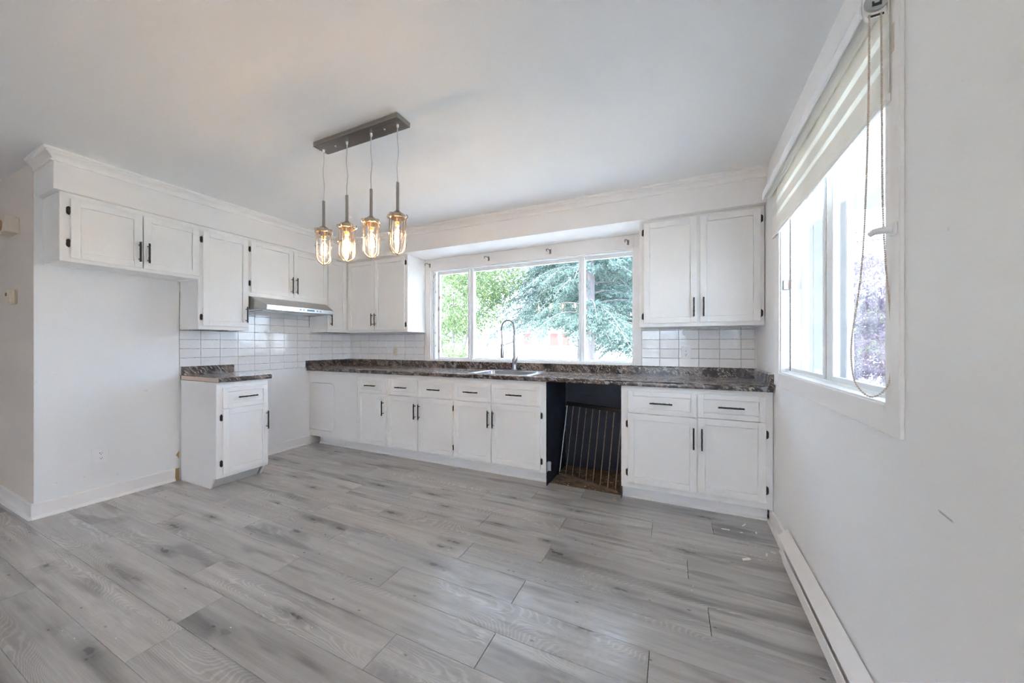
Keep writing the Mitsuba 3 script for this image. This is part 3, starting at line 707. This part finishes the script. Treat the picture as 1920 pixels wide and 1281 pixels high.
# ------------------------------------------------------------------ roller blind, chain, hook
rb = thing('roller_blind', 'cream roller blind with a white cassette over the right window', 'window blind')
fas = [(0.068, 2.172), (0.0715, 2.174), (0.0725, 2.205), (0.066, 2.235), (0.050, 2.258), (0.030, 2.268), (0.012, 2.270), (0.012, 2.266), (0.029, 2.264), (0.048, 2.254), (0.063, 2.233), (0.069, 2.205), (0.066, 2.178)]
put('cassette', cat(extr(fas, 0.640, 2.085, (2, 0, 1))), mat('cassette_white', (0.78, 0.80, 0.82), 0.35), rb, fR, smooth=40)
FAB = mat('blind_fabric', (0.82, 0.81, 0.78), 0.8)
th = np.linspace(0, 2 * math.pi, 25)[:-1]
put('fabric_roll', extr([(0.0375 + 0.0205 * math.cos(t), 2.203 + 0.025 * math.sin(t)) for t in th], 0.652, 2.078, (2, 0, 1)), FAB, rb, fR, smooth=40)
scene['fabric_thick'] = {'type': 'principledthin', 'base_color': {'type': 'rgb', 'value': [0.84, 0.82, 0.77]}, 'roughness': 0.8, 'diff_trans': 0.35, 'spec_trans': 0.0}
scene['fabric_sheer'] = {'type': 'principledthin', 'base_color': {'type': 'rgb', 'value': [0.90, 0.90, 0.86]}, 'roughness': 0.8, 'diff_trans': 0.75, 'spec_trans': 0.0}
z = 2.205
for k, (h_, m) in enumerate([(0.075, 'fabric_thick'), (0.030, 'fabric_sheer'), (0.055, 'fabric_thick'), (0.028, 'fabric_sheer'), (0.060, 'fabric_thick'), (0.040, 'fabric_thick')]):
    put('fabric_band', box(0.655, 2.105, 0.0165 - 0.0005, 0.0175, z - h_ + 0.0004, z, 0.0), m, rb, fR)
    z -= h_
put('bottom_bar', extr([(0.013, z - 0.010), (0.021, z - 0.010), (0.024, z - 0.002), (0.021, z + 0.012), (0.013, z + 0.012)], 0.655, 2.105, (2, 0, 1)), FAB, rb, fR)
RC = (0.040, 2.205)


def disc(r, p0, p1, n=28):
    return extr([(RC[0] + r * math.cos(t), RC[1] + r * math.sin(t)) for t in np.linspace(0, 2 * math.pi, n + 1)[:-1]], p0, p1, (2, 0, 1))


put('end_bracket', extr([(0.006, 2.172), (0.028, 2.162), (0.052, 2.162), (0.066, 2.180), (0.066, 2.240), (0.040, 2.262), (0.006, 2.262)], 2.079, 2.092, (2, 0, 1)), PLASTIC, rb, fR)
put('clutch', disc(0.026, 2.092, 2.101), mat('clutch_grey', (0.40, 0.42, 0.43), 0.4), rb, fR)
put('clutch_slot', cat(box(2.101, 2.1025, 0.030, 0.050, 2.190, 2.198, 0), box(2.101, 2.1025, 0.030, 0.034, 2.198, 2.204, 0), box(2.101, 2.1025, 0.046, 0.050, 2.198, 2.204, 0)), DARK, rb, fR)
put('chain_slot', box(2.092, 2.0935, 0.022, 0.056, 2.166, 2.1715, 0.0), DARK, rb, fR)
put('mount_clip', cat(box(0.80, 0.822, 0.004, 0.030, 2.268, 2.278, 0.001)), STEEL2, rb, fR)
put('mount_clip', cat(box(1.45, 1.472, 0.004, 0.030, 2.268, 2.278, 0.001)), STEEL2, rb, fR)
# beaded chain: control points (u, w, z), smoothed, one bead every 5 mm
cp = np.array([(2.098, 0.055, 2.17), (2.098, 0.056, 2.0), (2.098, 0.060, 1.75), (2.098, 0.066, 1.55), (2.098, 0.080, 1.35), (2.098, 0.094, 1.22), (2.098, 0.092, 1.14), (2.098, 0.075, 1.085), (2.098, 0.050, 1.066), (2.098, 0.024, 1.085), (2.098, 0.009, 1.14),
               (2.098, 0.007, 1.22), (2.098, 0.016, 1.38), (2.098, 0.025, 1.55), (2.098, 0.028, 1.75), (2.098, 0.029, 2.0), (2.098, 0.030, 2.17)])
from scipy.interpolate import CubicSpline
ss = np.concatenate([[0], np.cumsum(np.linalg.norm(np.diff(cp, axis=0), axis=1))])
cs_ = CubicSpline(ss, cp)
line = cs_(np.linspace(0, ss[-1], 200))
put('chain_cord', tube(line, 0.0007, 4), mat('bead_tan', (0.55, 0.47, 0.40), 0.4), rb, fR, label='thin cord of the pull chain')
ico = trimesh.creation.icosphere(1, 0.0029); beads = [(np.array(ico.vertices) + cs_(s), np.array(ico.faces)) for s in np.arange(0, ss[-1], 0.0062)]
put('bead_chain', cat(*beads), 'bead_tan', rb, fR, smooth=True, label='tan beaded pull chain hanging in a long loop', kind='stuff')
hk = thing('cord_hook', 'small white plastic hook on the right window casing, inside the chain loop', 'hook')
put('base', box(2.112, 2.140, 0.012, 0.020, 1.520, 1.556, 0.003), PLASTIC, hk, fR)
put('arm', tube([(2.128, 0.018, 1.536), (2.122, 0.035, 1.538), (2.112, 0.050, 1.538), (2.104, 0.058, 1.532)], [0.010, 0.010, 0.009, 0.007], 12), PLASTIC, hk, fR, smooth=40)

# ------------------------------------------------------------------ electric baseboard heater
ht = thing('electric_heater', 'long white electric baseboard heater along the foot of the right wall', 'heater')
prof = [(0.007, 0.012), (0.040, 0.012), (0.044, 0.016), (0.047, 0.030), (0.047, 0.034), (0.030, 0.036), (0.030, 0.108), (0.050, 0.110), (0.053, 0.113), (0.053, 0.120), (0.050, 0.123), (0.009, 0.165), (0.007, 0.166)]
put('body', extr(prof, 0.985, 3.05, (2, 0, 1)), TRIM, ht, fR)
put('front_cover', extr([(0.046, 0.036), (0.058, 0.040), (0.0625, 0.046), (0.0625, 0.098), (0.0605, 0.104), (0.0580, 0.104), (0.0595, 0.097), (0.0595, 0.047)], 1.135, 3.04, (2, 0, 1)), TRIM, ht, fR)
put('end_cap', hull([(u, w, z) for u, k in ((0.985, 0.25), (1.125, 1.0)) for w, z in ((0.03, 0.016), (0.03, 0.108), (0.03 + 0.027 * k, 0.040), (0.03 + 0.027 * k, 0.104))]), TRIM, ht, fR)
put('foot', cat(box(1.0, 3.0, 0.009, 0.040, 0.0, 0.0125, 0.0)), TRIM, ht, fR)

# ------------------------------------------------------------------ outlets and the hall's devices
def outlet(label, frame, u0, u1, z0, z1, m, wall=0.0, gang_u=None):
    o = thing('outlet', label, 'outlet')
    put('plate', box(u0, u1, wall, wall + 0.006, z0, z1, 0.002), m, o, frame)
    gu = gang_u or (u0 + u1) / 2
    put('receptacle', box(gu - 0.0165, gu + 0.0165, wall + 0.006, wall + 0.008, (z0 + z1) / 2 - 0.034, (z0 + z1) / 2 + 0.034, 0.0015), m, o, frame)
    for s in (-1, 1):
        zc = (z0 + z1) / 2 + 0.018 * s
        put('slots', cat(box(gu - 0.0075, gu - 0.0050, wall + 0.008, wall + 0.0085, zc, zc + 0.008, 0), box(gu + 0.0050, gu + 0.0075, wall + 0.008, wall + 0.0085, zc, zc + 0.007, 0), box(gu - 0.0025, gu + 0.0025, wall + 0.008, wall + 0.0085, zc - 0.009, zc - 0.004, 0)), DARK, o, frame)


outlet('square white wall outlet low in the empty fridge space', fL, 1.078, 1.166, 0.292, 0.412, PLASTIC, 0.0, 1.128)
outlet('white duplex outlet in the tiles right of the sink window', fB, 0.066, 0.140, 1.086, 1.204, PLASTIC, 0.009)
outlet('beige duplex outlet in the tiles left of the sink window', fB, -3.266, -3.196, 1.074, 1.190, mat('ivory_plastic', (0.70, 0.64, 0.53), 0.4), 0.009)


def fH(v):  # hall wall: u = x, w out of the wall toward the camera
    return np.stack([v[:, 0], HALL_Y - v[:, 1], v[:, 2]], 1)


ch = thing('door_chime', 'beige box chime high on the hall wall at the left edge', 'door chime')
put('housing', box(-4.56, -4.345, 0.0, 0.062, 2.030, 2.142, 0.004), mat('chime_cream', (0.70, 0.62, 0.53), 0.5), ch, fH)
put('sounder', (lambda m: (np.stack([m[0][:, 0] - 4.45, 0.062 + m[0][:, 2], m[0][:, 1] + 2.086], 1), m[1]))(lathe([(0.0, 0.004), (0.02, 0.006), (0.034, 0.003), (0.038, 0.0)], 24)), mat('brass', (0.55, 0.38, 0.16), 0.35, metal=0.8), ch, fH, smooth=40, label='round brass-coloured sounder')
ts = thing('thermostat', 'small cream wall thermostat on the hall wall below the chime', 'thermostat')
put('housing', box(-4.525, -4.398, 0.004, 0.034, 1.518, 1.622, 0.012), mat('thermo_cream', (0.72, 0.64, 0.52), 0.45), ts, fH)
put('back_plate', box(-4.520, -4.394, 0.0, 0.004, 1.514, 1.626, 0.001), BEIGE, ts, fH)
put('display', box(-4.50, -4.465, 0.034, 0.0355, 1.575, 1.600, 0.001), mat('lcd_green', (0.05, 0.10, 0.04), 0.3), ts, fH)

# ------------------------------------------------------------------ pendant fixture
pl = thing('pendant_light', 'ceiling fixture of four caged glass pendants on a nickel bar', 'pendant light')
put('canopy', box(-2.072, -1.380, 1.482, 1.588, 2.470, 2.4995, 0.002), NICKEL, pl)
for x in (-1.935, -1.525):
    put('screw', lathe([(0.0, 2.4645), (0.005, 2.466), (0.006, 2.4705)], 12, (x, 1.535, 0)), CHROME, pl, smooth=40)
lamp_y = 1.535
scene['bulb_glow'] = {'type': 'diffuse', 'reflectance': {'type': 'rgb', 'value': [0.5, 0.4, 0.3]}}
for i, x in enumerate((-2.042, -1.832, -1.629, -1.425)):
    o = np.array([x, lamp_y, 0.0])
    put('grommet', lathe([(0.0, 2.452), (0.004, 2.452), (0.007, 2.458), (0.007, 2.4705)], 12, o), PLASTIC, pl, smooth=40)
    wig = [o + [0.004 * math.sin(k * 1.3 + i) * math.sin(math.pi * k / 8), 0.003 * math.cos(k * 1.1 + i) * math.sin(math.pi * k / 8), 2.455 - (2.455 - 2.138) * k / 8] for k in range(9)]
    put('cord', tube(wig, 0.0028, 8), mat('cord_clear', (0.55, 0.56, 0.57), 0.3) if i == 0 else 'cord_clear', pl, smooth=True)
    put('stem', lathe([(0.0, 2.140), (0.0085, 2.140), (0.0085, 1.985), (0.010, 1.980), (0.016, 1.972), (0.026, 1.966), (0.030, 1.962)], 20, o), NICK2, pl, smooth=40)
    cp_ = put('cap', lathe([(0.0, 1.964), (0.026, 1.963), (0.040, 1.958), (0.0435, 1.953), (0.0435, 1.936), (0.0405, 1.934), (0.039, 1.950), (0.024, 1.953), (0.022, 1.953), (0.020, 1.912), (0.0, 1.910)], 32, o), CAGE, pl, smooth=40)
    ribs = []
    for k in range(6):
        a = math.pi / 3 * k + 0.35 + 0.4 * i
        ca, sa = math.cos(a), math.sin(a)
        path = [(0.046, 1.956), (0.0555, 1.952), (0.0575, 1.944), (0.053, 1.937), (0.0455, 1.933)] + [(0.0455, 1.933 - 0.02 * j) for j in range(1, 8)]
        for t in np.linspace(0, math.pi / 2 * 0.94, 8):
            path.append((0.0455 * math.cos(t), 1.782 - 0.050 * math.sin(t)))
        ribs.append(tube([o + [r * ca, r * sa, z_] for r, z_ in path], 0.0034, 6))
    ring = lambda r, z_, t: tube([o + [r * math.cos(a), r * math.sin(a), z_] for a in np.linspace(0, 2 * math.pi, 33)[:-1]], t, 6, closed=True)
    put('cage', cat(*ribs, ring(0.0485, 1.846, 0.0024), ring(0.0475, 1.938, 0.0034), lathe([(0.0, 1.7235), (0.006, 1.727), (0.010, 1.732), (0.006, 1.736), (0.0, 1.737)], 12, o)), CAGE, pl, smooth=40)
    put('glass_jar', lathe([(0.0395, 1.935), (0.0395, 1.790), (0.037, 1.770), (0.029, 1.752), (0.016, 1.743), (0.0, 1.740)], 28, o), 'glass', pl, smooth=40)
    put('socket', lathe([(0.0, 1.953), (0.016, 1.953), (0.016, 1.905), (0.013, 1.893), (0.0, 1.893)], 18, o), mat('socket_brass', (0.55, 0.36, 0.20), 0.35, metal=0.7) if i == 0 else 'socket_brass', pl, smooth=40)
    bk = put('bulb', lathe([(0.013, 1.893), (0.015, 1.880), (0.024, 1.858), (0.031, 1.835), (0.0315, 1.818), (0.026, 1.800), (0.013, 1.790), (0.0, 1.788)], 24, o), 'glass', pl, smooth=40, label='glowing clear teardrop bulb')
    fil = put('filament', lathe([(0.0, 1.879), (0.007, 1.872), (0.014, 1.848), (0.0165, 1.828), (0.012, 1.810), (0.0, 1.803)], 10, o), 'bulb_glow', bk)
    scene[fil]['emitter'] = {'type': 'area', 'radiance': {'type': 'rgb', 'value': [5.5, 3.3, 1.45]}}

# ------------------------------------------------------------------ wire rack leaning in the bay
rk = thing('wire_rack', 'rusty wire rack leaning in the dark open bay under the countertop', 'wire rack')
b0, b1 = np.array([-0.975, 3.155, 0.012]), np.array([-0.418, 2.960, 0.012])
up = np.array([0.034, 0.150, 0.630])
put('bottom_rail', hull([p + np.array([dx, dy, dz]) for p in (b0, b1) for dx in (-0.004, 0.004) for dy in (-0.008, 0.008) for dz in (-0.012, 0.010)]), RUST, rk)
put('top_rail', hull([p + up * s + np.array([0, dy, 0]) for p in (b0, b1) for s in (0.98, 1.03) for dy in (-0.012, 0.012)]), BLACK, rk, label='dark flat top rail')
bk_off = np.array([0.006, 0.030, 0.004])
for k in range(9):
    q = b0 + (b1 - b0) * (0.02 + 0.96 * k / 8)
    put('wire', tube([q, q + up], 0.0036 if k else 0.005, 6), RUST if k else STEEL2, rk, smooth=True)
    if k:
        q2 = q - (b1 - b0) * 0.025 + bk_off
        put('wire', tube([q2, q2 + up], 0.0032, 6), RUST, rk, smooth=True)
put('foot', cat(box(b0[0] - 0.006, b0[0] + 0.022, b0[1] - 0.012, b0[1] + 0.012, -0.001, 0.028, 0.003)), BLACK, rk)

# ------------------------------------------------------------------ chips and shavings on the floor
def chip_mesh(L, Wd, ht_=0.002):
    a = rng.uniform(0.6, 1.0, 6)
    return extr([(-L / 2, -Wd / 2 * a[0]), (0, -Wd / 2), (L / 2, -Wd / 2 * a[1]), (L / 2 * a[2], Wd / 2), (0, Wd / 2 * a[3]), (-L / 2 * a[4], Wd / 2)], 0.0, ht_, (0, 1, 2))


def floor_pt(px, py):
    d = CAM_Z * F_PX / (py - 645.86); r = (px - 960) / F_PX * d
    return d * FWD[0] + r * math.cos(YAW), d * FWD[1] + r * math.sin(YAW)


CH = [(1394.7, 985.3, 0.055, 0.008, 60, 'long white paint chip pointing to the right corner cabinet'), (1360, 993, 0.050, 0.010, 5, 'long white paint chip lying level near the corner cabinet'),
      (1418, 1000, 0.030, 0.009, 80, 'short white paint chip nearest the short baseboard'), (1437.5, 1041, 0.036, 0.011, 75, 'white paint chip nearest the heater end'),
      (1450.5, 1037, 0.026, 0.008, -30, 'small white paint chip right against the heater cap'), (1399, 1049, 0.055, 0.018, 35, 'broad pale curled chip out on the floor'), (1390, 999, 0.018, 0.007, 10, 'tiny white chip between the two long chips')]
for px, py, L, Wd, ang, lab in CH:
    x, y = floor_pt(px, py)
    m = shift(rot(chip_mesh(L, Wd), [0, 0, 1], ang), (x, y, 0.0002))
    put('paint_chip', m, CHIP, label=lab, cat_='paint chip', group='paint chips on the floor by the heater')
bits = []
for k in range(110):
    px, py = (rng.uniform(700, 1160), 0)
    py = 870 + (px - 700) * 0.18 + abs(rng.normal(0, 40)) if k < 80 else rng.uniform(960, 1200)
    if k >= 80:
        px = rng.uniform(100, 1450)
    x, y = floor_pt(px, py)
    if y > 2.9 or x > 0.5 or x < -3.9:
        continue
    s = rng.uniform(0.0015, 0.005)
    bits.append(shift(rot(chip_mesh(s * 1.6, s, 0.0012), [0, 0, 1], rng.uniform(0, 180)), (x, y, 0.0002)))
put('floor_crumbs', cat(*bits), CHIP, label='scattered white plaster crumbs on the plank floor', cat_='crumbs', kind='stuff')
sh = []
for k in range(70):
    x, y = rng.uniform(-0.97, -0.39), rng.uniform(2.80, 3.30)
    L = rng.uniform(0.006, 0.05 if k < 14 else 0.018)
    zb = 0.0002 if y < 2.86 else -0.0018
    sh.append(shift(rot(chip_mesh(L, rng.uniform(0.003, 0.008)), [0, 0, 1], rng.uniform(0, 180)), (x, y, zb)))
put('wood_shavings', cat(*sh), mat('shavings', (0.62, 0.50, 0.32), 0.8), label='pale wood shavings and splinters on the floor of the open bay', cat_='shavings', kind='stuff')

# ------------------------------------------------------------------ outdoors
GZ = -0.55
put('ground', box(-60, 60, -40, 70, GZ - 0.3, GZ, 0.0), mat('lawn', proc(lambda p, n, uv: mix((0.36, 0.39, 0.33), (0.50, 0.50, 0.49), smoothstep(0.4, 0.6, fbm(p.x * 0.4, p.y * 0.4, 0.0, 4)))), 0.9),
    label='sunlit pale lawn and drive outside the windows', cat_='ground', kind='structure')
SID = mat('soffit_board', proc(lambda p, n, uv: mi.Color3f(0.42, 0.44, 0.47) * (1 - 0.14 * smoothstep(0.46, 0.5, dr.abs(p.y * 6 - dr.floor(p.y * 6) - 0.5)))), 0.6)
put('trim_4', cat(box(-A - 0.5, 1.0, C + 0.17, 4.16, 2.27, 2.33, 0.0)), SID, label='eave soffit outside above the sink window', cat_='eave', kind='structure')
put('trim_5', box(0.80, 3.6, -0.6, 4.42, 2.50, 2.60, 0.0), SID, label='white carport ceiling outside the right window', cat_='carport ceiling', kind='structure')
put('wall_shed', cat(*[box(0.80 + 0.095 * k, 0.80 + 0.095 * k + 0.092, 4.43, 4.45, GZ, 2.50, 0.003) for k in range(6)], box(0.80, 1.365, 4.45, 4.50, GZ, 2.50, 0.0)), SID, label='white vertical board wall of the carport store outside the right window', cat_='wall', kind='structure')
HW = mat('house_white', (0.70, 0.69, 0.67), 0.8)
HB = mat('house_brick', proc(lambda p, n, uv: mix((0.31, 0.085, 0.075), (0.37, 0.12, 0.10), fbm(p.x * 6, p.y * 6, p.z * 14, 3))), 0.8)


def ray_at(px, py, d):
    r = (px - 960) / F_PX * d
    return np.array([d * FWD[0] + r * math.cos(YAW), d * FWD[1] + r * math.sin(YAW), CAM_Z - (py - 645.86) / F_PX * d])


# neighbour's house: its front is parallel to the back wall, 38 m away
hs = thing('house', 'white bungalow with red brick panels across the street, seen through the sink window', 'house')
HY = 36.0


def house_x(px):
    k = (px - 960) / F_PX; dx, dy = FWD[0] + k * math.cos(YAW), FWD[1] + k * math.sin(YAW)
    return HY * dx / dy


def house_z(px, py):
    k = (px - 960) / F_PX; dy = FWD[1] + k * math.sin(YAW)
    return CAM_Z - (py - 645.86) / F_PX * HY / dy


hx0, hx1 = house_x(800), house_x(1200)
zt = house_z(1015, 612)
put('wall', box(hx0, hx1, HY, HY + 8, GZ, zt, 0.0), HW, hs)
put('roof', hull([(hx0 - 0.6, HY - 0.7, zt), (hx1 + 0.6, HY - 0.7, zt), (hx0 - 0.6, HY + 8.7, zt), (hx1 + 0.6, HY + 8.7, zt), (hx0 + 2, HY + 4, zt + 2.0), (hx1 - 2, HY + 4, zt + 2.0), (hx0 - 0.6, HY - 0.7, zt + 0.2), (hx1 + 0.6, HY - 0.7, zt + 0.2)]),
    mat('roof_grey', (0.30, 0.29, 0.29), 0.9), hs)
GLZ = mat('far_glass', (0.12, 0.14, 0.18), 0.1)
for x0, x1, y0, y1 in ((983, 997, 626, 645), (1031.5, 1046.7, 625.7, 648.6), (1055, 1067, 625, 648.6)):
    put('brick_panel', box(house_x(x0), house_x(x1), HY - 0.05, HY, house_z(x0, y1), house_z(x0, y0), 0.0), HB, hs)
for x0, x1, y0, y1 in ((1006, 1023.3, 627.7, 647), (918, 930, 626, 636), (888, 900, 628, 640), (1120, 1136, 630, 648)):
    wn = put('window', box(house_x(x0), house_x(x1), HY - 0.03, HY, house_z(x0, y1), house_z(x0, y0), 0.0), HW, hs)
    xm = (x0 + x1) / 2
    for a, b in ((x0 + 0.8, xm - 0.5), (xm + 0.5, x1 - 0.8)):
        put('pane', box(house_x(a), house_x(b), HY - 0.04, HY - 0.03, house_z(x0, y1 - 0.8), house_z(x0, y0 + 0.8), 0.0), GLZ, wn)


def leafmat(name, col, trans=0.45, var=0.5):
    scene[name] = {'type': 'principledthin', 'base_color': proc(lambda p, n, uv: mi.Color3f(col) * (1 - var / 2 + var * noise(p.x * 7, p.y * 7, p.z * 7))), 'roughness': 0.6, 'diff_trans': trans, 'spec_trans': 0.0}
    return name


SPR = leafmat('spruce_needles', (0.20, 0.28, 0.25), 0.8, 1.0)
LEAF = leafmat('light_leaves', (0.27, 0.35, 0.18), 0.8, 1.0)
PUR = leafmat('purple_leaves', (0.24, 0.20, 0.27), 0.7, 1.0)
BARK = mat('bark', (0.26, 0.23, 0.235), 0.9)


def tufts(P, D, size, per=3, spread=0.5):
    """Narrow two-triangle blades at the points P, leaning along D."""
    n = len(P); P = np.repeat(P, per, 0); D = np.repeat(D, per, 0)
    d = D + rng.normal(0, spread, P.shape); d /= np.linalg.norm(d, axis=1, keepdims=True)
    s = np.cross(d, rng.normal(0, 1, P.shape)); s /= np.linalg.norm(s, axis=1, keepdims=True) + 1e-9
    L = size * rng.uniform(0.7, 1.3, (len(P), 1))
    V = np.stack([P, P + d * L * 0.5 + s * L * 0.16, P + d * L, P + d * L * 0.5 - s * L * 0.16], 1).reshape(-1, 3)
    i = np.arange(len(P))[:, None] * 4
    return V, np.vstack([i + [0, 1, 2], i + [0, 2, 3]])


def spruce(label, x, y, hgt, rad, zlo, dens=1.0, group=None, nb=5):
    t = thing('spruce_tree', label, 'tree', group)
    put('trunk', tube([(x, y, GZ - 0.05), (x + 0.05, y, hgt * 0.5), (x, y, hgt)], [0.16, 0.11, 0.02], 10), BARK, t, smooth=True)
    tw, pts, dirs = [], [], []
    z = zlo
    while z < min(hgt, 6.0):
        f = 1 - (z - GZ) / (hgt - GZ)
        for k in range(nb):
            a = rng.uniform(0, 2 * math.pi); L = rad * (0.35 + 0.75 * f) * rng.uniform(0.7, 1.1)
            dr_ = np.array([math.cos(a), math.sin(a), 0.0]); s = np.linspace(0, 1, 10)
            br = np.array([x, y, z]) + dr_ * (s * L)[:, None] + np.array([0, 0, 1.0]) * (0.12 * L * np.sin(s * 3) - 0.30 * L * s ** 2)[:, None]
            tw.append(tube(br, np.linspace(0.025, 0.006, 10), 4))
            sd = np.array([-dr_[1], dr_[0], 0])
            for q in np.arange(0.15, 1.0, 0.055 / dens):
                p0 = np.array([np.interp(q, s, br[:, c_]) for c_ in range(3)])
                for sg in (-1, 1):
                    l2 = L * 0.34 * (1.1 - q) + 0.10
                    d2 = dr_ * 0.6 + sd * sg * rng.uniform(0.6, 1.0) + np.array([0, 0, -rng.uniform(0.2, 0.9)])
                    d2 /= np.linalg.norm(d2)
                    m = max(3, int(l2 / 0.055))
                    for w in np.linspace(0.1, 1, m):
                        pts.append(p0 + d2 * l2 * w + rng.normal(0, 0.012, 3)); dirs.append(d2 + [0, 0, -0.25])
        z += rng.uniform(0.22, 0.36) / dens ** 0.5
    put('branches', cat(*tw), BARK, t)
    put('foliage', tufts(np.array(pts), np.array(dirs), 0.085, 4, 0.55), SPR, t, kind='stuff')
    return t


def leafy(name, label, cat_, blobs, m, n, size, trunk=None, group=None):
    t = thing(name, label, cat_, group)
    P, D = [], []
    for (cx, cy, cz, rx, rz) in blobs:
        k = int(n * rx * rx)
        v = rng.normal(0, 1, (k, 3)); v /= np.linalg.norm(v, axis=1, keepdims=True)
        r = rng.uniform(0.45, 1.0, (k, 1)) ** 0.6
        bump = 1 + 0.25 * np.sin(v[:, :1] * 7 + cx) * np.sin(v[:, 1:2] * 6 + cy) * np.sin(v[:, 2:] * 8)
        P.append(np.array([cx, cy, cz]) + v * r * bump * [rx, rx, rz]); D.append(v + [0, 0, -0.3])
    V, Fc = tufts(np.vstack(P), np.vstack(D), size, 2, 0.8)
    V[:, 2] = np.maximum(V[:, 2], GZ)
    put('foliage', (V, Fc), m, t, kind='stuff')
    if trunk:
        st = []
        bx_, by_ = trunk
        for (cx, cy, cz, rx, rz) in blobs:
            st.append(tube([(bx_, by_, GZ - 0.05), ((bx_ + cx) / 2, (by_ + cy) / 2, (GZ + cz) / 2 - 0.1), (cx, cy, cz)], [0.07, 0.04, 0.012], 6))
        put('trunk', cat(*st), BARK, t, smooth=True)
    return t


g = 'spruce trees behind the sink window'
q = ray_at(1104, 640, 9.5); spruce('near spruce with a bare lower trunk, seen through the right pane of the sink window', q[0], q[1], 9.0, 2.4, 1.7, 0.85)
q = ray_at(1089, 640, 14.0); spruce('spruce with drooping boughs that fill the upper middle pane of the sink window', q[0], q[1], 11.0, 4.6, 2.4, 0.8, nb=11)
q = ray_at(1215, 640, 12.0); spruce('spruce at the right edge of the sink window view', q[0], q[1], 9.0, 2.4, 1.2, 0.9)
q = ray_at(850, 640, 13); leafy('leafy_tree', 'light green leafy tree seen through the left pane of the sink window', 'tree', [(q[0], q[1], 3.2, 2.0, 1.6), (q[0] - 1.2, q[1] + 0.5, 2.2, 1.4, 1.3), (q[0] + 1.2, q[1], 3.9, 1.5, 1.2)], LEAF, 1500, 0.13, (q[0], q[1]))
q = ray_at(858, 668, 10); leafy('bush', 'yellow-green bush low in the left pane of the sink window', 'bush', [(q[0], q[1], 0.35, 0.75, 0.8), (q[0] - 0.8, q[1] + 0.2, 0.15, 0.6, 0.7)], LEAF, 4000, 0.09)
q = ray_at(1640, 560, 6.5); leafy('maple_tree', 'purple-leaved small tree seen through the right window', 'tree', [(q[0], q[1], 2.35, 0.85, 0.50), (q[0] + 0.35, q[1] + 0.3, 1.7, 0.6, 0.35), (q[0] + 0.25, q[1], 1.1, 0.85, 0.45), (q[0] + 0.15, q[1] + 0.2, 0.5, 0.6, 0.3)], PUR, 3800, 0.075, (q[0] + 0.3, q[1] + 0.1))
q = ray_at(1605, 560, 11); leafy('bush', 'bright green bush behind the purple-leaved tree', 'bush', [(q[0], q[1], 1.8, 1.3, 1.0), (q[0] + 1.4, q[1] + 0.6, 1.5, 1.2, 1.0)], LEAF, 1600, 0.12, (q[0], q[1]))
for k, z_ in enumerate((5.65, 5.30)):
    put('power_line', tube([(-8, 17.5, z_), (6, 17.5, z_ - 0.20), (20, 17.5, z_)], 0.012, 5), BLACK, label=('upper' if k == 0 else 'lower') + ' of two thin overhead wires outside the right window', cat_='power line', group='overhead wires')
